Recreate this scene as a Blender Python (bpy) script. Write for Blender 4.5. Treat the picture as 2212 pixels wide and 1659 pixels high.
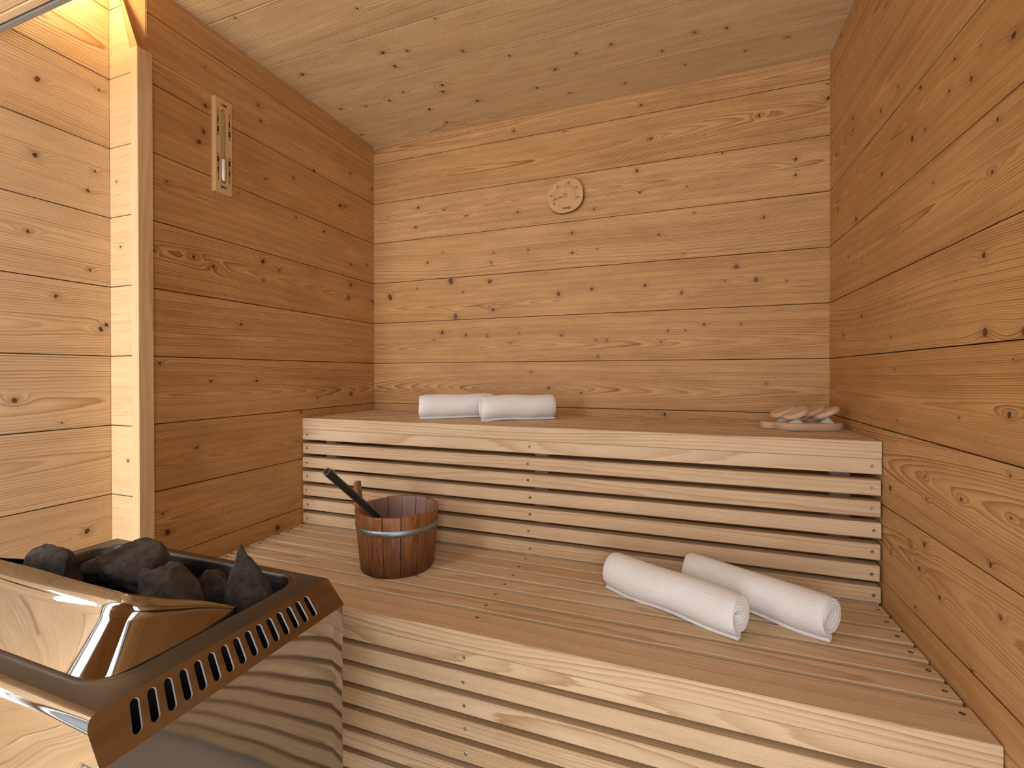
import bpy, bmesh, math, random
import numpy as np
from mathutils import Vector, Matrix, noise

# tuning values
EXPO = 0.28
DAYW = 20.0       # daylight through the door, watts
WINW = 1.8
PANEZ, PANEH, PANEW = 1.0, 1.8, 9.5
SUNW = 9.5         # sun on the floor
DAYZ, DAYH = 0.95, 1.7
FILLW = 0.4      # added fill lamp, watts
LAMPW = 1.6       # warm lamp over the alcove, watts
BOW = 0.004       # outward bow of the heater's side sheet
# location, size, seed, label, rotation
STONES = [
 ((.652, -1.200, .645), (.040, .034, .082), 4, 'tall pointed stone standing upright at the right end of the heater', (4, -6, 20), 7, .62),
 ((.564, -1.205, .624), (.066, .036, .045), 9, 'dark stone leaning against the tall pointed one', (0, -28, 10)),
 ((.590, -1.282, .653), (.096, .040, .060), 14, 'brownish sloping stone just behind the splash guard', (0, 24, -4)),
 ((.400, -1.228, .660), (.086, .052, .066), 21, 'largest stone in the middle of the heater, highest in the heap', (0, 0, 12)),
 ((.368, -1.324, .684), (.068, .034, .044), 33, 'dark rounded stone at the left end of the heap', (0, 8, 0)),
 ((.318, -1.366, .672), (.050, .024, .034), 52, 'small flat stone half hidden behind the guard at the far left', (0, 6, 0)),
 ((.640, -1.350, .615), (.050, .040, .040), 63, 'stone low behind the right corner of the guard', (0, 0, 20)),
 ((.485, -1.350, .628), (.065, .036, .045), 77, 'stone pressed against the inside of the guard', (0, 0, 5)),
 ((.270, -1.215, .590), (.045, .045, .040), 41, 'stone low in the far left corner of the basin', (0, 0, 40)),
]

for o in list(bpy.data.objects):
    bpy.data.objects.remove(o)
S = bpy.context.scene
COL = S.collection

# ------------------------------------------------------------------ camera
CAMP = Vector((1.3127, -1.7563, 1.0029))
yaw, pitch, roll, FPX = -0.3525, -0.0045, -0.0016, 998.6
fw = Vector((math.sin(yaw)*math.cos(pitch), math.cos(yaw)*math.cos(pitch), math.sin(pitch)))
r0 = Vector((math.cos(yaw), -math.sin(yaw), 0)); u0 = r0.cross(fw)
rt = r0*math.cos(roll) + u0*math.sin(roll); up = -r0*math.sin(roll) + u0*math.cos(roll)
cam = bpy.data.cameras.new('camera'); cam_o = bpy.data.objects.new('camera', cam); COL.objects.link(cam_o)
cam.sensor_fit = 'HORIZONTAL'; cam.sensor_width = 36.0; cam.lens = FPX/2212*36
cam.shift_y = -18.755/2212; cam.clip_start = 0.01
m = Matrix((rt, up, -fw)).transposed().to_4x4(); m.translation = CAMP
cam_o.matrix_world = m
S.camera = cam_o

# ------------------------------------------------------------------ light
S.view_settings.view_transform = 'Standard'; S.view_settings.look = 'None'
S.view_settings.gamma = 1; S.view_settings.use_curve_mapping = False
S.view_settings.exposure = EXPO
w = bpy.data.worlds.new('world'); S.world = w; w.use_nodes = True
w.node_tree.nodes['Background'].inputs[0].default_value = (0.75, 0.87, 1.0, 1)
w.node_tree.nodes['Background'].inputs[1].default_value = 0.8

def area(name, loc, rot, sx, sy, power, col):
    l = bpy.data.lights.new(name, 'AREA'); l.shape = 'RECTANGLE'; l.size = sx; l.size_y = sy
    l.energy = power; l.color = col
    o = bpy.data.objects.new(name, l); COL.objects.link(o); o.location = loc; o.rotation_euler = rot
    return o
# daylight that comes through the glass door in the front wall 
DOORX0, DOORX1 = -0.080, 0.26
area('door_daylight', ((DOORX0+DOORX1)/2, -2.16, DAYZ), (math.radians(90), 0, 0), 0.36, DAYH, DAYW, (0.97, 0.97, 1.0))
area('pane_daylight', (1.41, -2.10, PANEZ), (math.radians(90), 0, 0), 0.60, PANEH, PANEW, (0.97, 0.985, 1.0))
# unseen narrow window, added to put a highlight on the heater's front fold
WINY0, WINY1, WINZ0, WINZ1 = -1.95, -1.745, .36, .80
area('added_highlight_light', (-0.15, (WINY0+WINY1)/2, .58), (0, math.radians(-90), 0), .44, .19, WINW, (1.0, 0.98, 0.95))
# sun that falls through the same door onto the floor in front of the benches
l = bpy.data.lights.new('sun', 'SUN'); l.energy = SUNW; l.angle = math.radians(1.5); l.color = (1.0, 0.98, 0.95)
o = bpy.data.objects.new('sun', l); COL.objects.link(o)
o.rotation_euler = Vector((-0.32, 0.66, -1.55)).to_track_quat('-Z', 'Y').to_euler()
# small warm ceiling lamp above the stove alcove
l = bpy.data.lights.new('alcove_lamp_light', 'POINT'); l.energy = LAMPW; l.color = (1.0, 0.72, 0.36); l.shadow_soft_size = 0.03
o = bpy.data.objects.new('alcove_lamp_light', l); COL.objects.link(o); o.location = (-0.035, -1.09, 1.955)

l = bpy.data.lights.new('added_fill_light', 'POINT'); l.energy = FILLW; l.color = (1.0, 0.90, 0.76); l.shadow_soft_size = 0.06  # unseen fill lamp without a known source, added to brighten the bench tops
o = bpy.data.objects.new('added_fill_light', l); COL.objects.link(o); o.location = (0.10, -1.75, 1.945)

# ------------------------------------------------------------------ helpers
def tag(o, label=None, cat=None, group=None, kind=None):
    if label: o['label'] = label
    if cat: o['category'] = cat
    if group: o['group'] = group
    if kind: o['kind'] = kind
    return o

def empty(name, loc, rotz=0):
    o = bpy.data.objects.new(name, None); COL.objects.link(o)
    o.location = loc; o.rotation_euler = (0, 0, rotz); o.empty_display_size = 0.05
    return o

def copy_tree(o, parent=None):
    c = o.copy(); COL.objects.link(c); c.parent = parent
    for ch in list(o.children):
        copy_tree(ch, c)
    return c

def link(name, me, mats, parent=None, loc=None):
    o = bpy.data.objects.new(name, me); COL.objects.link(o)
    for mm in (mats if isinstance(mats, (list, tuple)) else [mats]):
        me.materials.append(mm)
    if parent: o.parent = parent
    if loc: o.location = loc
    return o

def from_bm(name, bm, mats, parent=None, smooth=False, loc=None):
    me = bpy.data.meshes.new(name); bm.normal_update(); bm.to_mesh(me); bm.free()
    if smooth:
        me.polygons.foreach_set('use_smooth', [True]*len(me.polygons))
    return link(name, me, mats, parent, loc)

def smooth_angle(o, deg=35):
    me = o.data
    me.polygons.foreach_set('use_smooth', [True]*len(me.polygons))
    try:
        me.set_sharp_from_angle(angle=math.radians(deg))
    except Exception:
        pass

class WM:
    """mesh builder that also stores the growth-ring value, tone and knot halo of every vertex"""
    def __init__(s):
        s.v = []; s.f = []; s.uv = []; s.ring = []; s.tone = []; s.kd = []; s.mi = []; s.n = 0; s.sm = []
    def grid(s, P, ring, tone, kd, uv, mi=0, smooth=False):
        # P: (a,b,3)
        a, b = P.shape[:2]
        s.v.append(P.reshape(-1, 3)); s.ring.append(ring.ravel()); s.kd.append(kd.ravel())
        s.tone.append(np.full(a*b, tone)); s.uv.append(uv.reshape(-1, 2))
        i = (np.arange(a-1)[:, None]*b + np.arange(b-1)[None, :]).ravel() + s.n
        q = np.stack([i, i+b, i+b+1, i+1], -1)
        s.f += q.tolist(); s.mi += [mi]*len(q); s.sm += [smooth]*len(q)
        s.n += a*b
    def poly(s, pts, tone=.5, mi=0, uv0=(0, 0)):
        k = len(pts); s.v.append(np.array(pts, float)); s.ring.append(np.zeros(k)); s.kd.append(np.zeros(k))
        s.tone.append(np.full(k, tone)); s.uv.append(np.tile(np.array(uv0, float), (k, 1)))
        s.f.append(list(range(s.n, s.n+k))); s.mi.append(mi); s.sm.append(False); s.n += k
    def build(s, name, mats, parent=None, loc=None):
        V = np.concatenate(s.v)
        me = bpy.data.meshes.new(name)
        me.from_pydata(V.tolist(), [], s.f)
        for nm, arr in (('ring', s.ring), ('tone', s.tone), ('kd', s.kd)):
            at = me.attributes.new(nm, 'FLOAT', 'POINT'); at.data.foreach_set('value', np.concatenate(arr).astype(np.float32))
        uv = np.concatenate(s.uv); ul = me.uv_layers.new(name='UVMap')
        li = np.empty(len(me.loops), np.int32); me.loops.foreach_get('vertex_index', li)
        ul.data.foreach_set('uv', uv[li].astype(np.float32).ravel())
        me.polygons.foreach_set('material_index', s.mi); me.polygons.foreach_set('use_smooth', s.sm)
        me.update()
        return link(name, me, mats, parent, loc)

def wob(rng, n=4, lo=0.6, hi=4.0):
    k = rng.uniform(lo, hi, n); p = rng.uniform(0, 6.28, n); a = rng.uniform(-1, 1, n)/k**0.6
    def f(u):
        return sum(a[i]*np.sin(k[i]*u*2.2 + p[i]) for i in range(n))
    return f

# ------------------------------------------------------------------ materials
def mat(name):
    m_ = bpy.data.materials.new(name); m_.use_nodes = True
    nt = m_.node_tree; b = nt.nodes['Principled BSDF']
    return m_, nt, b

def N(nt, typ, **kw):
    n = nt.nodes.new(typ)
    for k, v in kw.items():
        if k in ('operation', 'blend_type', 'data_type', 'attribute_name', 'noise_dimensions', 'feature', 'distance', 'clamp'):
            setattr(n, k, v)
    return n

def math_(nt, op, a, b=None, c=None, clamp=False):
    n = nt.nodes.new('ShaderNodeMath'); n.operation = op; n.use_clamp = clamp
    for i, x in enumerate((a, b, c)):
        if x is None: continue
        if isinstance(x, (int, float)): n.inputs[i].default_value = x
        else: nt.links.new(x, n.inputs[i])
    return n.outputs[0]

def mix_(nt, fac, a, b, blend='MIX'):
    n = nt.nodes.new('ShaderNodeMix'); n.data_type = 'RGBA'; n.blend_type = blend
    for s_, x in ((n.inputs[0], fac), (n.inputs[6], a), (n.inputs[7], b)):
        if isinstance(x, (int, float)): s_.default_value = x
        elif isinstance(x, tuple): s_.default_value = (*x, 1) if len(x) == 3 else x
        else: nt.links.new(x, s_)
    return n.outputs[2]

def noise_(nt, vec, scale, detail=2, rough=.5, stretch=None, dist=0):
    if stretch:
        mp = nt.nodes.new('ShaderNodeMapping'); mp.inputs['Scale'].default_value = stretch
        nt.links.new(vec, mp.inputs[0]); vec = mp.outputs[0]
    n = nt.nodes.new('ShaderNodeTexNoise'); n.inputs['Scale'].default_value = scale
    n.inputs['Detail'].default_value = detail; n.inputs['Roughness'].default_value = rough
    n.inputs['Distortion'].default_value = dist
    nt.links.new(vec, n.inputs['Vector'])
    return n.outputs[0]

def wood(name, base, late, dark, contrast=.8, rough=.5, bump=.25, tonevar=.35, warm=(0.62, 0.30, 0.10), fibre=.22, power=1.7, blotch=.3):
    m_, nt, b = mat(name)
    tc = nt.nodes.new('ShaderNodeUVMap'); uv = tc.outputs[0]
    ra = N(nt, 'ShaderNodeAttribute', attribute_name='ring').outputs['Fac']
    ta = N(nt, 'ShaderNodeAttribute', attribute_name='tone').outputs['Fac']
    ka = N(nt, 'ShaderNodeAttribute', attribute_name='kd').outputs['Fac']
    n1 = noise_(nt, uv, 1.0, 3, .6, (5, 55, 1))
    rr = math_(nt, 'ADD', ra, math_(nt, 'MULTIPLY', math_(nt, 'SUBTRACT', n1, .5), 1.1))
    fr = math_(nt, 'FRACT', rr)
    pk = math_(nt, 'POWER', fr, power)
    # soften the sharp drop after the late wood
    drop = math_(nt, 'MULTIPLY', math_(nt, 'SUBTRACT', 1.0, fr), 9.0, clamp=True)
    pk = math_(nt, 'MULTIPLY', pk, drop)
    # every ring has a strength of its own
    rid = math_(nt, 'FLOOR', rr)
    wn = nt.nodes.new('ShaderNodeTexWhiteNoise'); wn.noise_dimensions = '1D'; nt.links.new(rid, wn.inputs['W'])
    rs = math_(nt, 'MULTIPLY_ADD', wn.outputs[0], .75, .25)
    n2 = noise_(nt, uv, 1.0, 2, .5, (1.3, 9, 1))
    con = math_(nt, 'MULTIPLY', math_(nt, 'MULTIPLY', pk, rs), math_(nt, 'MULTIPLY_ADD', n2, 2.3*contrast, .1*contrast), clamp=True)
    c = mix_(nt, math_(nt, 'MULTIPLY', ta, tonevar), base, warm)
    n3 = noise_(nt, uv, 1.0, 4, .65, (4, 16, 1))
    bl = math_(nt, 'MULTIPLY', math_(nt, 'SUBTRACT', n3, .42), 2.4*blotch, clamp=True)
    c = mix_(nt, bl, c, tuple(x*.62 for x in late))
    c = mix_(nt, con, c, late)
    n4 = noise_(nt, uv, 1.0, 3, .7, (14, 620, 1))
    f4 = math_(nt, 'MULTIPLY_ADD', math_(nt, 'SUBTRACT', n4, .5), fibre*2, 1.0)
    vm = nt.nodes.new('ShaderNodeVectorMath'); vm.operation = 'SCALE'
    nt.links.new(c, vm.inputs[0]); nt.links.new(f4, vm.inputs['Scale'])
    c = mix_(nt, math_(nt, 'MULTIPLY', ka, .75, clamp=True), vm.outputs[0], dark)
    nt.links.new(c, b.inputs['Base Color'])
    nt.links.new(math_(nt, 'MULTIPLY_ADD', n4, .25, rough-.12), b.inputs['Roughness'])
    b.inputs['Specular IOR Level'].default_value = .35
    bp = nt.nodes.new('ShaderNodeBump'); bp.inputs['Strength'].default_value = bump; bp.inputs['Distance'].default_value = .0012
    h = math_(nt, 'ADD', math_(nt, 'MULTIPLY', con, 1.0), math_(nt, 'MULTIPLY', n4, .6))
    nt.links.new(h, bp.inputs['Height']); nt.links.new(bp.outputs[0], b.inputs['Normal'])
    return m_

M = {}
M['wall'] = wood('larch_panelling', (0.66, 0.405, 0.185), (0.31, 0.135, 0.038), (0.10, 0.035, 0.012), 1.3, .5, .3, .7, (0.57, 0.315, 0.11), blotch=.5)
M['alcove'] = wood('brushed_larch_panelling', (0.74, 0.53, 0.315), (0.44, 0.23, 0.09), (0.12, 0.05, 0.02), 1.0, .38, 1.0, .45, (0.68, 0.44, 0.22))  # brushed wood, colour also raised in place of stronger light on this wall
M['ceil'] = wood('larch_ceiling', (0.72, 0.54, 0.31), (0.36, 0.20, 0.08), (0.10, 0.04, 0.015), .9, .6, .35, .4, (0.56, 0.37, 0.17), blotch=.4)
M['bench'] = wood('cedar_slats', (0.70, 0.53, 0.345), (0.42, 0.25, 0.12), (0.15, 0.07, 0.03), 1.0, .55, .2, .6, (0.58, 0.395, 0.215), .18)
M['trim'] = wood('planed_larch', (0.70, 0.50, 0.28), (0.46, 0.25, 0.10), (0.15, 0.07, 0.03), .8, .5, .15, .3, (0.62, 0.40, 0.18))
M['trimd'] = wood('shaded_larch_trim', (0.52, 0.29, 0.12), (0.30, 0.13, 0.045), (0.10, 0.04, 0.02), .6, .5, .15, .3, (0.5, 0.27, 0.1))  # darker copy of the planed larch, with shade put into the colour

def knotmat():
    m_, nt, b = mat('knot_wood')
    uv = nt.nodes.new('ShaderNodeUVMap').outputs[0]
    # uv is polar distance on the knot: rings of the branch
    sp = nt.nodes.new('ShaderNodeSeparateXYZ'); nt.links.new(uv, sp.inputs[0])
    n = noise_(nt, nt.nodes.new('ShaderNodeTexCoord').outputs['Object'], 260, 3, .6)
    ta = N(nt, 'ShaderNodeAttribute', attribute_name='tone').outputs['Fac']
    fr = math_(nt, 'FRACT', math_(nt, 'ADD', math_(nt, 'MULTIPLY', sp.outputs[0], 3.2), math_(nt, 'MULTIPLY', n, .9)))
    c = mix_(nt, ta, (0.07, 0.030, 0.013), (0.21, 0.088, 0.030))
    c = mix_(nt, math_(nt, 'MULTIPLY', fr, .6), c, (0.025, 0.010, 0.006))
    edge = math_(nt, 'MULTIPLY', math_(nt, 'SUBTRACT', sp.outputs[0], .75), 4.0, clamp=True)
    c = mix_(nt, math_(nt, 'MULTIPLY', edge, .55), c, (0.03, 0.011, 0.006))
    nt.links.new(c, b.inputs['Base Color']); b.inputs['Roughness'].default_value = .5
    return m_
M['knot'] = knotmat()

def plain(name, col, rough=.5, metal=0, spec=.5, nscale=None, namp=.1, bump=0):
    m_, nt, b = mat(name)
    b.inputs['Base Color'].default_value = (*col, 1); b.inputs['Roughness'].default_value = rough
    b.inputs['Metallic'].default_value = metal; b.inputs['Specular IOR Level'].default_value = spec
    if nscale:
        tc = nt.nodes.new('ShaderNodeTexCoord').outputs['Object']
        n = noise_(nt, tc, nscale, 4, .6)
        c = mix_(nt, n, tuple(x*(1-namp) for x in col), tuple(min(1, x*(1+namp)) for x in col))
        nt.links.new(c, b.inputs['Base Color'])
        if bump:
            bp = nt.nodes.new('ShaderNodeBump'); bp.inputs['Strength'].default_value = bump; bp.inputs['Distance'].default_value = .002
            nt.links.new(n, bp.inputs['Height']); nt.links.new(bp.outputs[0], b.inputs['Normal'])
    return m_
M['screw'] = plain('screw_steel', (0.62, 0.63, 0.65), .22, 1)
M['hole'] = plain('countersink_shade', (0.10, 0.06, 0.035), .8)  # flat dark ring, shade of a countersink put into the colour
M['screws'] = plain('shaded_screw_steel', (0.22, 0.21, 0.20), .4, 1)  # darker copy of the screw steel, as if shaded in a recess
M['screwd'] = plain('screw_recess', (0.02, 0.02, 0.02), .6)
M['black'] = plain('black_handle', (0.006, 0.007, 0.008), .32, 0, .5, 40, .3, .1)
M['blackend'] = plain('worn_handle_end', (0.12, 0.09, 0.06), .6, 0, .4, 200, .5)
M['copper'] = plain('ladle_copper', (0.35, 0.2, 0.12), .3, 1)
M['hoop'] = plain('galvanised_hoop', (0.33, 0.37, 0.41), .45, 1, .5, 160, .35, .5)
M['dark'] = plain('dark_interior', (0.004, 0.0045, 0.006), .6)  # near black for legs and for shade inside slots, basin and handle
M['ink'] = plain('printed_black', (0.008, 0.007, 0.006), .6)
M['burn'] = plain('burnt_marking', (0.045, 0.012, 0.008), .6)
M['alu'] = plain('grey_aluminium', (0.36, 0.37, 0.38), .35, .6, .5, 30, .05)
M['cone'] = plain('white_plastic', (0.66, 0.66, 0.58), .35)
M['sand'] = plain('white_sand', (0.80, 0.77, 0.73), .8, 0, .2, 700, .1)
M['floor'] = plain('grey_floor_tile', (0.60, 0.585, 0.555), .5, 0, .4, 6, .12)

def glassmat(name='clear_glass', tint=(1, 1, 1)):
    m_, nt, b = mat(name)
    out = nt.nodes['Material Output']
    tr = nt.nodes.new('ShaderNodeBsdfTransparent'); tr.inputs[0].default_value = (*tint, 1)
    gl = nt.nodes.new('ShaderNodeBsdfGlossy'); gl.inputs['Roughness'].default_value = .03
    lw = nt.nodes.new('ShaderNodeFresnel'); lw.inputs[0].default_value = 1.45
    mx = nt.nodes.new('ShaderNodeMixShader')
    geo = nt.nodes.new('ShaderNodeNewGeometry')
    nt.links.new(math_(nt, 'MULTIPLY', lw.outputs[0], math_(nt, 'SUBTRACT', 1.0, geo.outputs['Backfacing'])), mx.inputs[0]); nt.links.new(tr.outputs[0], mx.inputs[1]); nt.links.new(gl.outputs[0], mx.inputs[2])
    nt.links.new(mx.outputs[0], out.inputs[0])
    return m_
M['glass'] = glassmat()

def steel():
    m_, nt, b = mat('polished_steel')
    b.inputs['Base Color'].default_value = (0.36, 0.335, 0.305, 1); b.inputs['Metallic'].default_value = 1
    tc = nt.nodes.new('ShaderNodeTexCoord').outputs['Object']
    n = noise_(nt, tc, 1.0, 3, .6, (9, 9, 9))
    nt.links.new(math_(nt, 'MULTIPLY_ADD', n, .08, .015), b.inputs['Roughness'])
    n2 = noise_(nt, tc, 5.0, 1, .5)
    bp = nt.nodes.new('ShaderNodeBump'); bp.inputs['Strength'].default_value = .25; bp.inputs['Distance'].default_value = .004
    nt.links.new(n2, bp.inputs['Height']); nt.links.new(bp.outputs[0], b.inputs['Normal'])
    return m_
M['steel'] = steel()
def steel2():
    m_, nt, b = mat('brushed_steel')
    b.inputs['Base Color'].default_value = (0.17, 0.165, 0.165, 1); b.inputs['Metallic'].default_value = 1
    tc = nt.nodes.new('ShaderNodeTexCoord').outputs['Object']
    n = noise_(nt, tc, 1.0, 4, .7, (300, 300, 40))
    n0 = noise_(nt, tc, 14.0, 4, .6)
    nt.links.new(math_(nt, 'MULTIPLY_ADD', n0, .35, .24), b.inputs['Roughness'])
    bp = nt.nodes.new('ShaderNodeBump'); bp.inputs['Strength'].default_value = .12; bp.inputs['Distance'].default_value = .001
    nt.links.new(n, bp.inputs['Height']); nt.links.new(bp.outputs[0], b.inputs['Normal'])
    return m_
M['steel2'] = steel2()

def stone():
    m_, nt, b = mat('sauna_stone')
    tc = nt.nodes.new('ShaderNodeTexCoord').outputs['Object']
    n = noise_(nt, tc, 75, 8, .72, None, .8); n2 = noise_(nt, tc, 22, 4, .6)
    f = math_(nt, 'MULTIPLY', math_(nt, 'SUBTRACT', math_(nt, 'ADD', n, math_(nt, 'MULTIPLY', n2, .6)), .55), 1.8, clamp=True)
    c = mix_(nt, f, (0.010, 0.0085, 0.0075), (0.14, 0.108, 0.082))
    nt.links.new(c, b.inputs['Base Color']); b.inputs['Roughness'].default_value = .72
    bp = nt.nodes.new('ShaderNodeBump'); bp.inputs['Strength'].default_value = 1.0; bp.inputs['Distance'].default_value = .010
    nt.links.new(n, bp.inputs['Height']); nt.links.new(bp.outputs[0], b.inputs['Normal'])
    return m_
M['stone'] = stone()

def towel():
    m_, nt, b = mat('white_terry')
    uv = nt.nodes.new('ShaderNodeUVMap').outputs[0]
    mp = nt.nodes.new('ShaderNodeMapping'); mp.inputs['Rotation'].default_value = (0, 0, math.radians(38)); mp.inputs['Scale'].default_value = (1, 1.7, 1)
    nt.links.new(uv, mp.inputs[0])
    v = nt.nodes.new('ShaderNodeTexVoronoi'); v.inputs['Scale'].default_value = 230; v.inputs['Randomness'].default_value = .35
    nt.links.new(mp.outputs[0], v.inputs['Vector'])
    n = noise_(nt, uv, 900, 3, .7)
    hgt = math_(nt, 'ADD', math_(nt, 'MULTIPLY', math_(nt, 'SUBTRACT', 1.0, v.outputs['Distance']), 1.0), math_(nt, 'MULTIPLY', n, .35))
    c = mix_(nt, math_(nt, 'MULTIPLY', v.outputs['Distance'], 1.1, clamp=True), (0.95, 0.95, 0.95), (0.84, 0.83, 0.82))
    nt.links.new(c, b.inputs['Base Color']); b.inputs['Roughness'].default_value = .95
    b.inputs['Specular IOR Level'].default_value = .1; b.inputs['Sheen Weight'].default_value = .3
    bp = nt.nodes.new('ShaderNodeBump'); bp.inputs['Strength'].default_value = .75; bp.inputs['Distance'].default_value = .0020
    nt.links.new(hgt, bp.inputs['Height']); nt.links.new(bp.outputs[0], b.inputs['Normal'])
    return m_
M['towel'] = towel()

def objwood(name, base, late, axis=2, scale=90, rough=.5, contrast=.7, botdark=None):
    """wood for small turned or cut pieces, grain along one object axis"""
    m_, nt, b = mat(name)
    tc = nt.nodes.new('ShaderNodeTexCoord').outputs['Object']
    st = [1.0, 1.0, 1.0]; st[axis] = .05
    n = noise_(nt, tc, scale, 3, .6, tuple(st)); n1 = noise_(nt, tc, scale*3.3, 2, .6, tuple(st))
    f = math_(nt, 'ADD', math_(nt, 'MULTIPLY', math_(nt, 'SUBTRACT', n, .35), 2.2*contrast), math_(nt, 'MULTIPLY', math_(nt, 'SUBTRACT', n1, .5), .8*contrast), clamp=True)
    c = mix_(nt, f, base, late)
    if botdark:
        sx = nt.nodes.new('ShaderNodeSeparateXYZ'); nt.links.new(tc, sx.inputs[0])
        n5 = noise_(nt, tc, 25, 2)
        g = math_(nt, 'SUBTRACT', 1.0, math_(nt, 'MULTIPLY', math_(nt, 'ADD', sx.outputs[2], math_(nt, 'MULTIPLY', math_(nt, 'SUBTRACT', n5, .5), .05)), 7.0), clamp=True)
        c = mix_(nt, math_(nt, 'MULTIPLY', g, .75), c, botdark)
    nt.links.new(c, b.inputs['Base Color']); b.inputs['Roughness'].default_value = rough
    bp = nt.nodes.new('ShaderNodeBump'); bp.inputs['Strength'].default_value = .25; bp.inputs['Distance'].default_value = .001
    nt.links.new(n1, bp.inputs['Height']); nt.links.new(bp.outputs[0], b.inputs['Normal'])
    return m_
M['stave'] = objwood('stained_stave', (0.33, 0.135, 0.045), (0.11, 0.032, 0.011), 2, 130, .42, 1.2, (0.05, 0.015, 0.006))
M['stavein'] = objwood('weathered_stave_inside', (0.30, 0.19, 0.16), (0.20, 0.12, 0.10), 2, 110, .7, .5)
M['gauge'] = objwood('bamboo_plate', (0.62, 0.39, 0.18), (0.46, 0.255, 0.10), 2, 120, .5, .7)
M['gaugee'] = objwood('bamboo_plate_edge', (0.20, 0.09, 0.03), (0.12, 0.05, 0.018), 2, 120, .6, .6)
M['timer'] = objwood('timer_board', (0.66, 0.44, 0.22), (0.50, 0.30, 0.13), 2, 150, .5, .6)
M['beech'] = objwood('beech_pale', (0.64, 0.46, 0.31), (0.52, 0.35, 0.22), 0, 80, .55, .5)
M['slot_lit'] = plain('lit_slot_edge', (0.62, 0.62, 0.62), .5, .2)  # paler than the sheet, so the slot edges look lit
# ------------------------------------------------------------------ room shell
KN = {}
KN['back'] = [(0.231,1.726,0.0061),(0.358,1.702,0.004),(0.463,1.664,0.0049),(0.219,1.642,0.0061),(0.692,1.651,0.0056),(1.167,1.665,0.0042),(1.157,1.746,0.006),(0.999,1.625,0.0035),(1.329,1.664,0.0033),(0.913,1.544,0.0054),(0.278,1.483,0.005),(0.587,1.497,0.0038),(0.576,1.458,0.0048),(0.736,1.493,0.0037),(0.915,1.467,0.0054),(1.233,1.504,0.005),(1.009,1.474,0.0026),(1.318,1.427,0.0025),(0.353,1.517,0.003),(0.391,1.395,0.0138),(0.57,1.381,0.0095),(0.861,1.312,0.009),(0.99,1.323,0.0062),(1.185,1.323,0.0059),(1.311,1.289,0.0058),(0.584,1.264,0.0076),(0.412,1.243,0.0118),(0.227,1.374,0.004),(0.449,1.345,0.0039),(0.348,1.178,0.0079),(0.46,1.163,0.0058),(0.559,1.156,0.0048),(0.872,1.151,0.0054),(1.006,1.128,0.0044),(1.047,1.126,0.0035),(1.241,1.116,0.0033),(1.264,1.156,0.0042),(1.323,1.155,0.0033),(1.013,1.066,0.0044),(0.659,1.127,0.0038),(0.307,1.146,0.004),(0.697,1.164,0.0037),(0.086,1.344,0.0124),(1.488,1.367,0.0079),(1.548,1.319,0.0078),(1.664,1.707,0.0061),(1.664,1.655,0.0046),(1.755,1.889,0.006),(1.755,1.935,0.003),(1.172,1.984,0.0051),(0.676,1.979,0.0056),(1.254,0.854,0.0067),(0.886,1.941,0.0036),(1.639,1.309,0.0031),(1.385,1.174,0.0049),(1.452,1.321,0.0032),(0.249,0.903,0.005),(0.749,1.009,0.0037),(0.82,0.945,0.0055),(0.949,0.928,0.0044),(1.205,1.855,0.0051),(1.443,1.765,0.004),(1.557,1.871,0.0047),(1.354,1.568,0.0033),(1.571,1.526,0.0039),(1.501,1.17,0.0032),(1.578,0.965,0.0031)]
KN['ceil'] = [(0.09,-0.511,0.0079),(0.414,-0.506,0.0074),(0.492,-0.486,0.0059),(0.413,-0.438,0.0062),(0.071,-0.299,0.0063),(0.28,-0.28,0.0061),(0.358,-0.306,0.0051),(0.511,-0.293,0.0066),(0.494,-0.258,0.0067),(0.391,-0.177,0.0072),(0.41,-0.071,0.0066),(0.59,-0.162,0.007),(0.641,-0.574,0.0027),(0.456,-0.682,0.0039),(0.103,-0.775,0.0033),(0.02,-0.11,0.006),(0.173,-0.278,0.0053),(0.911,-0.235,0.0063),(0.994,-0.289,0.0045),(0.823,-0.16,0.005),(1.105,-0.292,0.0051),(1.253,-0.204,0.0044),(1.348,-0.255,0.0042),(1.437,-0.241,0.0048),(1.123,-0.077,0.0049),(1.322,-0.108,0.0046),(1.502,-0.112,0.0044),(1.614,-0.136,0.0042),(0.789,-0.353,0.0045),(0.658,-0.425,0.0044),(0.926,-0.092,0.0042)]
KN['left'] = [(-0.79,1.789,0.0068),(-0.796,1.71,0.0068),(-0.81,1.674,0.0067),(-0.9,1.525,0.0038),(-0.789,1.904,0.0027),(-0.609,1.888,0.0046),(-0.6,1.843,0.0054),(-0.463,1.708,0.005),(-0.583,1.657,0.0039),(-0.158,1.846,0.0059),(-0.364,1.773,0.0062),(-0.012,1.832,0.0052),(-0.19,1.697,0.0058),(-0.154,1.463,0.0059),(-0.053,1.485,0.0051),(-0.157,1.376,0.0078),(-0.172,1.321,0.0058),(-0.011,1.327,0.0063),(-0.159,0.915,0.0059),(-0.594,1.377,0.0077),(-0.768,1.322,0.0069),(-0.827,1.337,0.0053),(-0.592,1.315,0.0046),(-0.526,1.362,0.0048),(-0.92,1.031,0.005),(-0.776,0.981,0.0041),(-0.902,0.572,0.0088),(-0.914,0.626,0.0037),(-0.62,0.979,0.0046),(-0.677,1.16,0.0044),(-0.312,1.558,0.0054),(-0.451,1.569,0.0042),(-0.936,1.33,0.0037),(-0.432,0.862,0.0051),(-0.821,0.789,0.004),(-0.22,1.69,0.0076),(-0.538,0.47,0.0096)]
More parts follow.
